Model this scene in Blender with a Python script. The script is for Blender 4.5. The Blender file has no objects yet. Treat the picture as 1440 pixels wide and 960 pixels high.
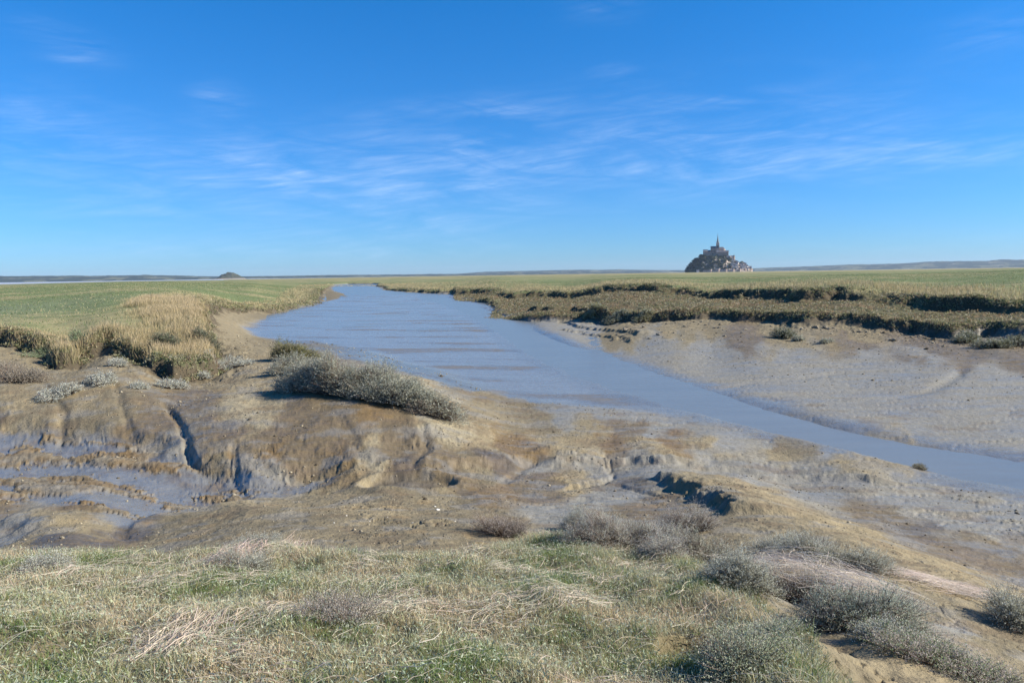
import bpy, math, numpy as np
from mathutils import Matrix, Vector
rng = np.random.default_rng(7)
R = math.radians
sc = bpy.context.scene
COL = sc.collection

# ------------------------------------------------------------------ camera
CAMZ = 4.0
F = 1040.0
PITCH, ROLL = R(-5.16), R(0.84)
cam_d = bpy.data.cameras.new('camera'); cam = bpy.data.objects.new('camera', cam_d); COL.objects.link(cam)
cam_d.sensor_width = 36; cam_d.lens = F / 1440 * 36; cam_d.clip_start = 0.05; cam_d.clip_end = 60000
CR = Matrix.Rotation(math.pi / 2 + PITCH, 3, 'X') @ Matrix.Rotation(-ROLL, 3, 'Z')
cam.matrix_world = Matrix.Translation((0, 0, CAMZ)) @ CR.to_4x4()
sc.camera = cam
CRn = np.array(CR)

# ------------------------------------------------------------------ light
SUN_AZ, SUN_EL = R(96), R(33)       # azimuth clockwise from the view direction (+Y)
sun_d = bpy.data.lights.new('sun', 'SUN'); sun = bpy.data.objects.new('sun', sun_d); COL.objects.link(sun)
sun_d.energy = 4.6; sun_d.angle = R(0.5); sun_d.color = (1.0, 0.93, 0.80)
sdir = Vector((math.sin(SUN_AZ) * math.cos(SUN_EL), math.cos(SUN_AZ) * math.cos(SUN_EL), math.sin(SUN_EL)))
sun.rotation_euler = sdir.to_track_quat('Z', 'Y').to_euler()
sun.location = (40, 0, 40)

sc.view_settings.view_transform = 'Standard'; sc.view_settings.look = 'None'
sc.view_settings.exposure = 1.0; sc.view_settings.gamma = 1
sc.view_settings.use_curve_mapping = False

w = bpy.data.worlds.new('World'); sc.world = w; w.use_nodes = True
nt = w.node_tree; nt.nodes.clear()
def N(nt, t, **kw):
    n = nt.nodes.new(t)
    for k, v in kw.items():
        if k.startswith('i_'):
            key = k[2:]
            key = int(key) if key.isdigit() else key.replace('_', ' ')
            n.inputs[key].default_value = v
        else: setattr(n, k, v)
    return n
def L(nt, a, b): nt.links.new(a, b)
def M(nt, op, a, b=None, c=None, clamp=False):
    n = nt.nodes.new('ShaderNodeMath'); n.operation = op; n.use_clamp = clamp
    for i, x in enumerate((a, b, c)):
        if x is None: continue
        if isinstance(x, (int, float)): n.inputs[i].default_value = x
        else: nt.links.new(x, n.inputs[i])
    return n.outputs[0]
out = N(nt, 'ShaderNodeOutputWorld'); bg = N(nt, 'ShaderNodeBackground'); L(nt, bg.outputs[0], out.inputs[0])
sky = N(nt, 'ShaderNodeTexSky'); sky.sky_type = 'NISHITA'; sky.sun_disc = False
sky.sun_elevation = SUN_EL; sky.sun_rotation = SUN_AZ
sky.altitude = 0; sky.air_density = 0.85; sky.dust_density = 0.15; sky.ozone_density = 3.0
SKY_STR = 0.070
# phone-like rendition of the sky colour
rgb = N(nt, 'ShaderNodeSeparateColor'); L(nt, sky.outputs[0], rgb.inputs[0])
SKY_HOR = (0.42, 0.64, 1.0); SKY_TOP = (0.08, 0.80, 1.36)
cmb = N(nt, 'ShaderNodeCombineColor')
# cirrus
tc = N(nt, 'ShaderNodeTexCoord'); sep = N(nt, 'ShaderNodeSeparateXYZ'); L(nt, tc.outputs['Generated'], sep.inputs[0])
az = M(nt, 'ARCTAN2', sep.outputs[0], sep.outputs[1]); el = M(nt, 'ARCSINE', sep.outputs[2])
elf = M(nt, 'MULTIPLY', el, 2.4, clamp=True)
elf = M(nt, 'POWER', elf, 0.7)
for i in range(3): L(nt, M(nt, 'MULTIPLY', rgb.outputs[i], M(nt, 'ADD', SKY_HOR[i], M(nt, 'MULTIPLY', elf, SKY_TOP[i] - SKY_HOR[i]))), cmb.inputs[i])
comb = N(nt, 'ShaderNodeCombineXYZ')
tilt = M(nt, 'ADD', el, M(nt, 'MULTIPLY', az, 0.06))
L(nt, M(nt, 'MULTIPLY', az, 5.5), comb.inputs[0]); L(nt, M(nt, 'MULTIPLY', tilt, 30.0), comb.inputs[1])
n1 = N(nt, 'ShaderNodeTexNoise', i_Scale=1.0, i_Detail=9.0, i_Roughness=0.62, i_Distortion=0.9); L(nt, comb.outputs[0], n1.inputs['Vector'])
comb2 = N(nt, 'ShaderNodeCombineXYZ')
L(nt, M(nt, 'MULTIPLY', az, 14.0), comb2.inputs[0]); L(nt, M(nt, 'MULTIPLY', M(nt, 'ADD', el, M(nt, 'MULTIPLY', az, -0.14)), 120.0), comb2.inputs[1]); comb2.inputs[2].default_value = 4.2
n2 = N(nt, 'ShaderNodeTexNoise', i_Scale=1.0, i_Detail=7.0, i_Roughness=0.6, i_Distortion=0.5); L(nt, comb2.outputs[0], n2.inputs['Vector'])
wisps = [ # px, py, rx, ry, strength   (turned into azimuth / elevation of the real sky)
 (600, 262, 180, 46, 1.0), (380, 265, 140, 36, .7), (700, 245, 90, 24, .5), (390, 212, 120, 22, .4), (150, 225, 150, 34, .6), (30, 175, 110, 30, .6),
 (1150, 232, 200, 24, 1.0), (1000, 180, 190, 38, .85), (1290, 215, 150, 14, .6), (880, 240, 60, 16, .4),
 (715, 156, 55, 14, .9), (665, 208, 45, 14, .8), (590, 152, 40, 8, .4), (520, 175, 30, 14, .45), (307, 142, 26, 13, 1.1), (112, 72, 36, 10, 1.2), (60, 45, 40, 10, .6),
 (860, 104, 26, 7, .6), (560, 322, 90, 8, .7), (300, 355, 260, 14, .45), (560, 350, 120, 10, .4), (1400, 45, 60, 16, .45), (1290, 345, 160, 12, .25),
 (120, 290, 100, 30, .35), (1020, 130, 20, 20, .4), (850, 12, 36, 14, .4)]
tot = None
for (px, py, rx, ry, s) in wisps:
    d = CRn @ np.array([px - 720, -(py - 480), -F]); d /= np.linalg.norm(d)
    a0 = math.atan2(d[0], d[1]); e0 = math.asin(d[2])
    cs = math.cos(a0)
    u = M(nt, 'MULTIPLY', M(nt, 'SUBTRACT', az, a0), 1.0 / (rx / F * cs * cs * 1.25))
    v = M(nt, 'MULTIPLY', M(nt, 'SUBTRACT', el, e0), 1.0 / (ry / F * 1.25))
    q = M(nt, 'ADD', M(nt, 'MULTIPLY', u, u), M(nt, 'MULTIPLY', v, v))
    g = M(nt, 'MULTIPLY', M(nt, 'EXPONENT', M(nt, 'MULTIPLY', q, -1.0)), s)
    tot = g if tot is None else M(nt, 'ADD', tot, g)
dens = M(nt, 'MULTIPLY', tot, M(nt, 'MULTIPLY', M(nt, 'SUBTRACT', n1.outputs[0], 0.37), 2.6, clamp=True))
dens = M(nt, 'MULTIPLY', dens, M(nt, 'ADD', M(nt, 'MULTIPLY', M(nt, 'SUBTRACT', n2.outputs[0], 0.36), 2.4, clamp=True), 0.22))
dens = M(nt, 'MULTIPLY', dens, 0.45, clamp=True)
mixc = N(nt, 'ShaderNodeMix', data_type='RGBA'); L(nt, dens, mixc.inputs[0]); L(nt, cmb.outputs[0], mixc.inputs[6])
mixc.inputs[7].default_value = (5.2, 6.6, 8.8, 1)
L(nt, mixc.outputs[2], bg.inputs[0]); bg.inputs[1].default_value = SKY_STR

# ------------------------------------------------------------------ helpers
def tag(o, label=None, cat=None, group=None, kind=None):
    if label: o['label'] = label
    if cat: o['category'] = cat
    if group: o['group'] = group
    if kind: o['kind'] = kind
    return o
_perm = np.random.default_rng(3).permutation(4096).astype(np.int64)
_ang = np.random.default_rng(4).uniform(0, 2 * np.pi, 4096)
_gx, _gy = np.cos(_ang), np.sin(_ang)
def perlin(x, y, seed=0):
    xi = np.floor(x).astype(np.int64); yi = np.floor(y).astype(np.int64); fx = x - xi; fy = y - yi
    def g(ix, iy, dx, dy):
        h = _perm[(_perm[(ix + seed * 131) & 4095] + iy) & 4095]
        return _gx[h] * dx + _gy[h] * dy
    u = fx * fx * fx * (fx * (fx * 6 - 15) + 10); v = fy * fy * fy * (fy * (fy * 6 - 15) + 10)
    a = g(xi, yi, fx, fy); b = g(xi + 1, yi, fx - 1, fy); c = g(xi, yi + 1, fx, fy - 1); d = g(xi + 1, yi + 1, fx - 1, fy - 1)
    return ((a + (b - a) * u) * (1 - v) + (c + (d - c) * u) * v) * 1.5
def fbm(x, y, oct=4, seed=0, gain=.5):
    s = 0; a = 1; t = 0
    for o in range(oct):
        s = s + a * perlin(x * 2 ** o, y * 2 ** o, seed + o * 7); t += a; a *= gain
    return s / t * 1.3
def ss(a, b, x):
    t = np.clip((x - a) / (b - a), 0, 1); return t * t * (3 - 2 * t)
def UP(px, py, z):
    """pixel of the photo + height -> point on the ground plan"""
    d = CRn @ np.array([px - 720, -(py - 480), -F]); t = (z - CAMZ) / d[2]
    return (d[0] * t, d[1] * t)
def UPS(z, *pts): return [UP(a, b, z) for a, b in pts]
def seg_dist(x, y, pts, closed=False):
    """unsigned distance, signed side (left of the direction positive), parameter along the line"""
    P = np.array(pts); n = len(P); m = n if closed else n - 1
    best = np.full(x.shape, 1e9); side = np.zeros(x.shape); par = np.zeros(x.shape); acc = 0
    lens = [np.hypot(*(P[(i + 1) % n] - P[i])) for i in range(m)]; tl = sum(lens)
    for i in range(m):
        a = P[i]; b = P[(i + 1) % n]; dx, dy = b - a; l2 = dx * dx + dy * dy + 1e-12
        t = np.clip(((x - a[0]) * dx + (y - a[1]) * dy) / l2, 0, 1)
        ex = x - a[0] - t * dx; ey = y - a[1] - t * dy; d = np.hypot(ex, ey)
        k = d < best
        best = np.where(k, d, best); side = np.where(k, np.sign(dx * ey - dy * ex), side); par = np.where(k, (acc + t * lens[i]) / tl, par)
        acc += lens[i]
    return best, side, par
def inside(x, y, pts):
    P = np.array(pts); n = len(P); c = np.zeros(x.shape, bool)
    for i in range(n):
        x1, y1 = P[i]; x2, y2 = P[(i + 1) % n]
        if y1 == y2: continue
        k = ((y1 > y) != (y2 > y)) & (x < (x2 - x1) * (y - y1) / (y2 - y1) + x1)
        c ^= k
    return c
def sdist(x, y, pts):
    d, _, _ = seg_dist(x, y, pts, True)
    return np.where(inside(x, y, pts), d, -d)

# ------------------------------------------------------------------ terrain definition
MARSH = UPS(2.2, (-300, 470), (-100, 466), (0, 464), (50, 465), (85, 474), (110, 467), (150, 463), (200, 470), (240, 478), (285, 472), (296, 458), (284, 442),
            (276, 431), (300, 420), (345, 414.5), (380, 413.5), (400, 411), (440, 407.5), (446, 401), (462, 395.8), (520, 394.8), (540, 395.4), (546, 397.3), (600, 398.6), (640, 398.8), (655, 400), (690, 400.2),
            (720, 402.5), (760, 402), (800, 402.6), (860, 403.2), (900, 403.8), (940, 404.6), (1000, 406), (1040, 408), (1090, 409), (1130, 413), (1180, 412), (1200, 413),
            (1250, 413), (1300, 416), (1380, 417), (1440, 418), (1600, 424), (1900, 436)) + \
        [(400, 10), (4000, 300), (2500, 2600), (0, 2900), (-560, 2300), (-560, 1450), (-205, 520), (-185, 400), (-230, 410), (-300, 380), (-420, 360), (-700, 200), (-300, 20)]
TERR = UPS(1.5, (640, 409), (690, 411), (700, 416), (690, 424), (740, 426), (815, 427), (860, 430), (900, 432), (925, 432), (955, 432.5), (1000, 432.5), (1040, 434), (1090, 434), (1130, 438),
           (1180, 438), (1240, 441), (1290, 442), (1340, 446), (1390, 445), (1440, 449), (1600, 458), (1900, 470)) + [(400, 0), (400, 40)] + UPS(1.9, (1440, 412), (1000, 402), (640, 399))
BANK = UPS(1.75, (-500, 800), (-100, 775), (0, 772), (60, 765), (130, 758), (180, 772), (250, 778), (320, 764), (400, 752), (440, 765), (500, 780), (560, 778), (630, 768), (660, 757)) + \
       UPS(1.5, (740, 748), (800, 747), (860, 742), (930, 750)) + UPS(1.7, (990, 785), (1040, 815), (1060, 850)) + UPS(1.9, (1080, 900), (1120, 960), (1180, 1100)) + [(0.5, -4), (-8, -4)]
RIVER = UPS(0, (600, 412), (640, 420), (700, 441), (760, 470), (830, 494), (900, 519), (1000, 551), (1100, 580), (1200, 605), (1300, 626), (1440, 648), (1700, 690), (1700, 740), (1440, 684),
            (1350, 668), (1250, 647), (1150, 622), (1050, 597), (950, 569), (880, 547), (800, 521), (740, 491), (690, 456), (640, 431), (590, 418))
def MS(x, y): return sdist(x, y, MARSH) + fbm(x * .45, y * .45, 4, 11) * .9 * np.clip(np.hypot(x, y) / 50, .6, 1.6)
def TS(x, y): return sdist(x, y, TERR) + fbm(x * .45, y * .45, 4, 11) * .63
def smooth_poly(P, it=1):
    P = np.array(P)
    for _ in range(it):
        Q = np.roll(P, -1, 0); P = np.stack([P * .75 + Q * .25, P * .25 + Q * .75], 1).reshape(-1, 2)
    return P
RIVER = smooth_poly(RIVER)
FLAT = smooth_poly(UPS(0, (340, 470), (352, 454), (400, 437), (468, 421), (494, 415), (462, 408), (470, 400), (545, 399.5), (512, 407), (560, 412), (640, 413), (690, 430), (745, 456), (800, 488), (870, 512),
            (960, 545), (1010, 570), (960, 585), (880, 578), (800, 573), (720, 562), (660, 545), (600, 520), (480, 490), (380, 480)))
# small scarps: (polyline, height, rise width, fall-off length, wobble, wobble scale); the high side is on the left of the line
def lips():
    o = []
    o.append((UPS(.45, (-200, 610), (0, 614), (60, 618), (130, 620), (200, 625), (250, 642), (300, 655), (360, 668), (430, 672)), .12, .26, 1.6, .16, 1.1))
    o.append((UPS(.45, (440, 664), (520, 664), (600, 660), (640, 655), (700, 648), (720, 638), (850, 634), (1000, 637), (1150, 645), (1270, 652)), .11, .22, 1.3, .16, 1.3))
    o.append((UPS(.6, (920, 652), (940, 664), (960, 676), (985, 694), (1005, 710), (1020, 728), (1034, 752)), .17, .13, 1.0, .10, 2.6))
    o.append((UPS(.15, (800, 452), (830, 460), (870, 466), (905, 476)), .2, .15, 2.0, .55, .9))
    o.append((UPS(.1, (790, 462), (830, 468), (868, 474), (895, 482)), .16, .15, 1.5, .55, 1.1))
    o.append((UPS(.6, (735, 436), (780, 437), (806, 436), (820, 440), (850, 446)), .40, .12, 3.0, .35, .5))
    o.append((UPS(.5, (0, 735), (28, 741), (32, 750), (20, 762)), .10, .15, .8, .05, 2))
    o.append((UPS(.5, (170, 770), (185, 745), (200, 730), (240, 712), (300, 700), (360, 692)), -.08, .15, .8, .08, 2))
    o.append((UPS(.2, (850, 640), (857, 655), (862, 672), (820, 684), (790, 696)), -.05, .03, .3, .05, 2.5))
    return o
LIPS = lips()
HEADL = UPS(.6, (-300, 560), (0, 560), (200, 575), (330, 585), (420, 575), (520, 585), (600, 600), (680, 600), (760, 600), (880, 612), (1000, 622), (1000, 637), (860, 640), (720, 650), (560, 664), (430, 674), (330, 666), (250, 650), (200, 634), (0, 622), (-300, 620))
CREEK = UPS(.46, (-200, 615), (0, 618), (130, 624), (210, 632), (260, 650), (330, 664), (420, 672), (470, 668), (400, 690), (310, 700), (215, 735), (180, 765), (160, 748), (60, 705), (0, 712), (-200, 730))
RFLAT = UPS(.1, (720, 648), (860, 638), (1000, 641), (1150, 648), (1290, 660), (1440, 690), (1700, 760), (1700, 860), (1440, 800), (1200, 720), (1040, 668), (940, 662), (920, 700), (860, 730), (760, 735), (700, 720), (780, 690), (840, 672))
TRENCH = [(UPS(.6, (228, 588), (250, 606), (262, 626), (268, 642), (300, 655)), .09, .06), (UPS(.4, (330, 664), (420, 674), (500, 668), (560, 660)), .07, .12),
          (UPS(.3, (700, 652), (780, 642), (860, 638), (940, 640), (1020, 644), (1120, 648), (1230, 654), (1300, 662)), .06, .16), (UPS(.25, (850, 641), (854, 655), (862, 668), (846, 680), (800, 690), (780, 700)), .04, .05),
          (UPS(.25, (862, 680), (880, 690), (905, 700), (930, 712)), .04, .05), (UPS(.08, (1240, 560), (1310, 548), (1345, 532), (1358, 518)), .05, .2), (UPS(.08, (1000, 545), (1060, 535), (1120, 532), (1200, 522)), .04, .25),
          (UPS(.9, (800, 596), (760, 600), (735, 612), (700, 640)), .04, .1), (UPS(.8, (60, 560), (90, 590), (80, 615)), .04, .08), (UPS(.9, (330, 610), (325, 630), (345, 655)), .04, .06),
          (UPS(.7, (590, 600), (600, 625), (575, 650)), .04, .08), (UPS(.7, (470, 600), (500, 625), (520, 655)), .03, .1), (UPS(.8, (160, 560), (175, 590), (195, 618)), .03, .08)]
CTRL = [
 (-300,440,2.3),(100,440,2.3),(0,420,2.35),(250,445,2.3),(350,402,2.35),(700,393,2.35),(900,394,2.35),(1200,396,2.35),(1440,401,2.35),(1000,400,2.3),(1300,406,2.3),(0,452,2.25),
 (-300,492,1.62),(0,490,1.6),(50,490,1.58),(100,492,1.56),(150,488,1.58),(200,492,1.55),(240,499,1.46),(285,492,1.4),(310,462,1.15),(310,442,1.1),(340,428,.9),(400,420,.75),(440,414,.5),(470,408,.15),(395,435,.12),(350,445,.35),
 (-300,525,1.4),(0,525,1.38),(100,525,1.33),(200,518,1.32),(330,500,1.1),(360,482,.75),(335,470,.55),(340,460,.35),(365,462,.03),(0,570,1.05),(100,570,1.05),(200,570,1.05),(300,560,1.05),(380,540,1.1),
 (-300,610,.6),(0,605,.64),(100,608,.64),(200,612,.68),(300,625,.75),(350,645,.62),(420,600,.9),(500,590,1.0),(600,600,.85),(660,595,.6),(700,575,.2),(670,560,.3),(560,640,.62),(480,650,.6),(640,640,.55),
 (700,620,.45),(800,600,.25),(760,574,.1),(900,620,.27),(1000,625,.22),(1150,636,.14),(1270,648,.07),(720,556,.04),(430,490,.75),(500,500,.75),(600,530,.6),(640,545,.35),(560,500,.05),(480,475,.05),
 (-300,640,.5),(0,640,.46),(100,640,.44),(200,650,.42),(300,668,.38),(0,700,.48),(150,690,.44),(250,720,.46),(180,757,.55),(400,682,.36),(450,678,.36),(720,652,.3),(860,642,.22),(850,655,.2),(1000,648,.12),(1150,652,.08),(1290,662,.03),
 (450,720,.75),(600,700,.6),(540,690,.6),(700,700,.5),(800,680,.33),(850,700,.4),(760,720,.6),(600,750,.95),(450,750,1.05),(300,745,.85),(350,710,.62),(60,740,.7),(-200,760,.7),(0,765,.6),(20,725,.55),(120,745,.72),
 (950,668,.35),(1000,672,.55),(1040,670,.2),(1100,690,.2),(1200,720,.2),(1440,802,.25),(1100,712,.75),(1200,755,1.0),(1300,790,1.1),(1440,842,1.1),(1040,730,.95),(940,690,.4),(980,722,.6),(940,722,.6),(900,738,.8),(1700,950,1.1),
 (1100,662,.07),(1300,700,.06),(1440,750,.1),(1440,700,.03),(1200,690,.1),(1700,800,.1),
 (900,500,.0),(1000,530,-.02),(1200,560,.0),(1300,600,-.02),(1440,600,.0),(1440,545,.08),(1200,520,.10),(1000,490,.14),(900,484,.12),(1100,482,.35),(1300,490,.35),(1440,500,.35),(1700,520,.3),
 (960,462,.55),(1050,464,.55),(1200,470,.5),(1440,480,.55),(930,465,.5),(860,470,.15),(800,470,.04),(760,455,.05),(720,445,.05),(690,430,.06),(660,420,.08),
 (1000,421,1.55),(1200,430,1.6),(1440,437,1.6),(850,418,1.35),(900,438,1.1),(850,436,.95),(780,432,.55),(730,430,.45),(720,412,1.05),(640,410,.5),(600,407,.5),(550,405,.35),(520,406,.1),
 (1000,412,1.5),(1440,428,1.55),(800,408,1.35),(700,407,1.15),(600,403,.9),(560,400,.8),
 (500,404,-.16),(480,404,-.16),(520,412,-.12),(450,425,-.06),(400,450,-.01),(380,474,.0),(500,440,-.01),(600,425,-.01),(650,440,.0),(500,470,-.01),(600,460,-.01),(650,500,.0),(700,530,.01),(600,505,.0),(700,470,.0),
 (780,545,.01),(850,560,.05),(950,600,.08),(1100,625,.07),(700,450,.0),(760,510,.01),
 (-300,790,1.85),(0,790,1.85),(0,850,2.2),(0,960,2.4),(300,792,1.85),(300,870,2.25),(300,960,2.4),(600,785,1.75),(600,850,2.15),(600,960,2.4),(850,755,1.5),(850,820,1.95),(850,960,2.35),
 (980,800,1.62),(1050,900,2.15),(1060,800,1.45),(1150,850,1.7),(1200,900,2.0),(1200,960,2.2),(1400,960,1.8),(1440,905,1.45),(1280,850,1.55),(1700,1050,1.5),(1140,770,1.2)]
def UV(x, y):
    r = np.hypot(x, y)
    return np.arctan2(x, y) * F, np.arctan2(3.2, r) * F
def steps(x, y, fine=True):
    wob = fbm(x * .45, y * .45, 4, 11) * .9 if fine else 0
    z = 0
    r = np.hypot(x, y)
    sl = fbm(x * .13, y * .13, 4, 13) if fine else 0 * x
    sc_ = np.clip(r / 45, .5, 3) * (1 + 5 * np.maximum(sl - .05, 0))
    sdm = sdist(x, y, MARSH) + wob * np.clip(r / 50, .6, 1.6); z = z + (.6 + .3 * ss(-.36, -.25, np.arctan2(x, y))) * (ss(-.35, .25, sdm / sc_))
    sdt = sdist(x, y, TERR) + wob * .7; z = z + .65 * ss(-.4, .25, sdt / (1 + 6 * np.maximum(-sl - .05, 0)))
    sdb = sdist(x, y, BANK) + (fbm(x * 1.7, y * 1.7, 3, 12) * .15 if fine else 0); z = z + .32 * ss(-.35, .25, sdb)
    for pts, h, wd, fall, wa, ws in LIPS:
        d, s, p = seg_dist(x, y, pts)
        sd = d * s
        if fine: sd = sd + wa * (fbm(x * ws, y * ws, 3, 21) * 1.6) + wa * .5 * perlin(x * ws * 3, y * ws * 3, 22)
        ef = ss(0, .06, p) * ss(1, .94, p) * ss(fall * 3, fall * 2, d)
        z = z + h * ss(-wd, wd, sd) * np.exp(-np.maximum(sd, 0) / fall) * ef
    return z, sdm, sdt, sdb
cx = []; cz = []
for a, b, z in CTRL:
    x, y = UP(a, b, z); cx.append((x, y)); cz.append(z)
for x, y, z in [(0, 1.2, 2.42), (-4, 0, 2.42), (4, 0, 2.2), (-12, 4, 2.3), (12, 4, 1.5), (0, -6, 2.4), (-60, 5, 1.2), (60, 5, .3), (40, 14, .1)]:
    cx.append((x, y)); cz.append(z)
cx = np.array(cx); cz = np.array(cz)
st0 = steps(cx[:, 0], cx[:, 1], False)[0]
cu, cv = UV(cx[:, 0], cx[:, 1]); C2 = np.stack([cu * .6, cv], 1) / 100
res = cz - st0
def tpsk(d2): return .5 * d2 * np.log(d2 + 1e-9)
n = len(C2); A = np.zeros((n + 3, n + 3))
A[:n, :n] = tpsk(((C2[:, None] - C2[None]) ** 2).sum(-1)) + np.eye(n) * .01
A[:n, n] = 1; A[:n, n + 1:] = C2; A[n:, :n] = A[:n, n:].T
sol = np.linalg.solve(A, np.concatenate([res, [0, 0, 0]]))
GU = np.linspace(-1500, 1500, 420); GV = np.linspace(0, 1500, 520)
gu, gv = np.meshgrid(GU, GV, indexing='ij'); q = np.stack([gu.ravel() * .6, gv.ravel()], 1) / 100
tz = np.zeros(len(q))
for i in range(0, len(q), 20000):
    qq = q[i:i + 20000]; tz[i:i + 20000] = tpsk(((qq[:, None] - C2[None]) ** 2).sum(-1)) @ sol[:n] + sol[n] + qq @ sol[n + 1:]
tz = tz.reshape(gu.shape)
def bil(U, V, GU, GV, T):
    a = np.clip((U - GU[0]) / (GU[1] - GU[0]), 0, len(GU) - 1.001); b = np.clip((V - GV[0]) / (GV[1] - GV[0]), 0, len(GV) - 1.001)
    i = a.astype(int); j = b.astype(int); fa = a - i; fb = b - j
    return (T[i, j] * (1 - fa) + T[i + 1, j] * fa) * (1 - fb) + (T[i, j + 1] * (1 - fa) + T[i + 1, j + 1] * fa) * fb
def base_height(x, y):
    u, v = UV(x, y)
    z = bil(u, v, GU, GV, tz)
    s, sdm, sdt, sdb = steps(x, y)
    z = np.clip(z, -.6, 2.8)
    z = z + s
    r = np.hypot(x, y)
    for hpx, hpy, hz_, ha, hb, hd in ((428, 862, 2.15, .21, .19, .34), (985, 908, 2.2, .20, .17, .32), (215, 795, 2.0, .08, .06, .12), (560, 905, 2.2, .09, .07, .14)):
        qx, qy = UP(hpx, hpy, hz_); e = np.sqrt(((x - qx) / ha) ** 2 + ((y - qy) / hb) ** 2); z = z - hd * ss(1.15, .75, e)
    # hollow in the near mud
    hx, hy = -1.80, 12.35
    e = np.sqrt(((x - hx) / .82) ** 2 + ((y - hy - .1 * (x - hx)) / .5) ** 2) + .06 * fbm(x * 2, y * 2, 2, 33); z = z + .05 * ss(1.5, 1.05, e) - .15 * ss(1.12, .78, e)
    far = np.where(sdm > 0, 2.3 + 0 * x, -.35 + 0 * x)
    k = ss(340, 430, r) * (sdm < 0) + ss(500, 900, r) * (sdm >= 0)
    z = z * (1 - k) + far * k
    sdf = sdist(x, y, FLAT) + .8 * fbm(x * .25, y * .25, 3, 32) * ss(10, 60, r)
    fk = ss(-.6, 1.2, sdf) * (r < 420)
    z = z * (1 - fk) + (-.043 - .009 * ss(35, 70, r) - .05 * ss(150, 230, r)) * fk
    # river trough
    sdr = sdist(x, y, RIVER) + .12 * fbm(x * .8, y * .8, 3, 31)
    rk_ = ss(-.55, .45, sdr) * (r < 400); z = z * (1 - rk_) + np.minimum(z - .04, -.11) * rk_
    return z, sdm, sdt, sdb, sdr, fk
def height(x, y):
    z, sdm, sdt, sdb, sdr, fk = base_height(x, y)
    r = np.hypot(x, y)
    marsh = ss(-.2, .4, sdm); terr = ss(-.2, .4, sdt) * (1 - marsh); bank = ss(-.1, .4, sdb)
    mud = (1 - marsh) * (1 - terr) * (1 - bank)
    low = ss(.34, .10, z) * mud
    high = mud * (1 - low)
    # flat, wet mud: long streaky ridges following the river
    sx = (x * .55 + y * .83); sy = (-x * .83 + y * .55)
    st = fbm(x * .35 + 3, y * .10 * (1 + 0), 4, 41)
    streak = fbm(x * .16 + st * .4, y * .9, 4, 42, .55)
    near_w = ss(60, 25, r)
    fs = fbm(x * .10 + .2 * st, y * .55 + x * .12, 5, 45, .6)
    z = z + fk * (fs * .019) + low * (1 - fk) * (streak * .014 + .004 * fbm(x * 2.4, y * 3.6, 3, 43) + .004 * near_w * fbm(x * 11, y * 11, 2, 44))
    hum = np.abs(fbm(x * .5, y * .5, 4, 51)); z = z + high * (.09 * fbm(x * .45, y * .45, 3, 52) + .05 * (hum - .2))
    lump = fbm(x * 3.0, y * 3.0, 4, 53, .55); cr = ss(6.5, 1.0, -sdt) * (x > 0) * ss(.1, .4, z) + ss(3.5, .5, -sdm) * .5
    rough = np.clip(.32 + cr + .6 * ss(.1, .6, fbm(x * .3, y * .3, 3, 56)), 0, 1.2)
    wr = fbm(x * 2.2 + .8 * lump, y * 7.0 + 1.6 * lump, 3, 57); z = z + high * .010 * wr * ss(45, 15, r)
    z = z + high * rough * (.030 * lump + .007 * fbm(x * 14, y * 14, 2, 54) * ss(40, 20, r))
    # runnels draining the banks
    rn = np.abs(perlin(x * .9 + .5 * lump, y * .9, 55)); z = z - high * .03 * rough * ss(.07, 0, rn)
    # rills, bars of the creek, cracks: all relief
    gz_ = np.zeros_like(z); gz_[:, 1:-1] = np.abs(z[:, 2:] - z[:, :-2]) / (r[:, 2:] - r[:, :-2] + 1e-6)
    stp = ss(.05, .22, gz_) * np.maximum(high, .8 * mud * (z > .12)) * (.10 + .9 * ss(-.6, .8, sdist(x, y, HEADL)))
    q1 = 1 - np.abs(perlin(x * 1.9 + .7 * lump, y * .6 + .4 * lump, 58)) * 2.2; q2 = 1 - np.abs(perlin(x * 5.1 + .9 * lump, y * 1.6 + .6 * lump, 59)) * 2.2
    z = z + stp * ss(.95, .6, z) * (.026 * np.clip(q1, -.4, 1) + .018 * np.clip(q2, -.4, 1))
    sdc = sdist(x, y, CREEK) + .25 * fbm(x * .9, y * .9, 3, 34)
    ck = ss(-.15, .3, sdc)
    bn = fbm(x * .42 + .25 * lump, y * 1.25 + .3 * x, 5, 47, .55)
    z = z * (1 - ck) + (z - .02 + .05 * ss(.0, .22, bn) + .025 * ss(.25, .5, bn)) * ck
    rf = ss(-.5, 1.5, sdist(x, y, RFLAT) + .6 * fbm(x * .5, y * .5, 3, 35))
    bn2 = fbm(x * .8 + .2 * lump, y * 1.7, 5, 48, .62)
    z = z + rf * (.018 * ss(.05, .3, bn2) + .012 * bn2) + .016 * fk * 0 + mud * (1 - ck) * ss(1.0, .3, z) * .012 * fbm(x * 1.3, y * 2.4, 5, 50, .62) * (r < 60)
    for pts, dp, wd in TRENCH:
        d, s_, p = seg_dist(x, y, pts); d = np.abs(d + .05 * fbm(x * 3, y * 3, 3, 36) - .02); z = z - dp * np.exp(-(d / wd) ** 2) * ss(0, .15, p) * ss(1, .85, p)
    crk = np.abs(fbm(x * .22, y * .5, 4, 49)); z = z - low * (1 - fk) * .02 * ss(.035, 0, crk) * (r < 70)
    # steep faces are crumbly
    edge = np.exp(-((sdm + .1) / 1.2) ** 2) + np.exp(-((sdt + .3) / 1.4) ** 2)
    z = z + edge * (.16 * fbm(x * 1.1, y * 1.1, 4, 61) + .06 * fbm(x * 4, y * 4, 2, 62)) * (r < 300)
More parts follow.
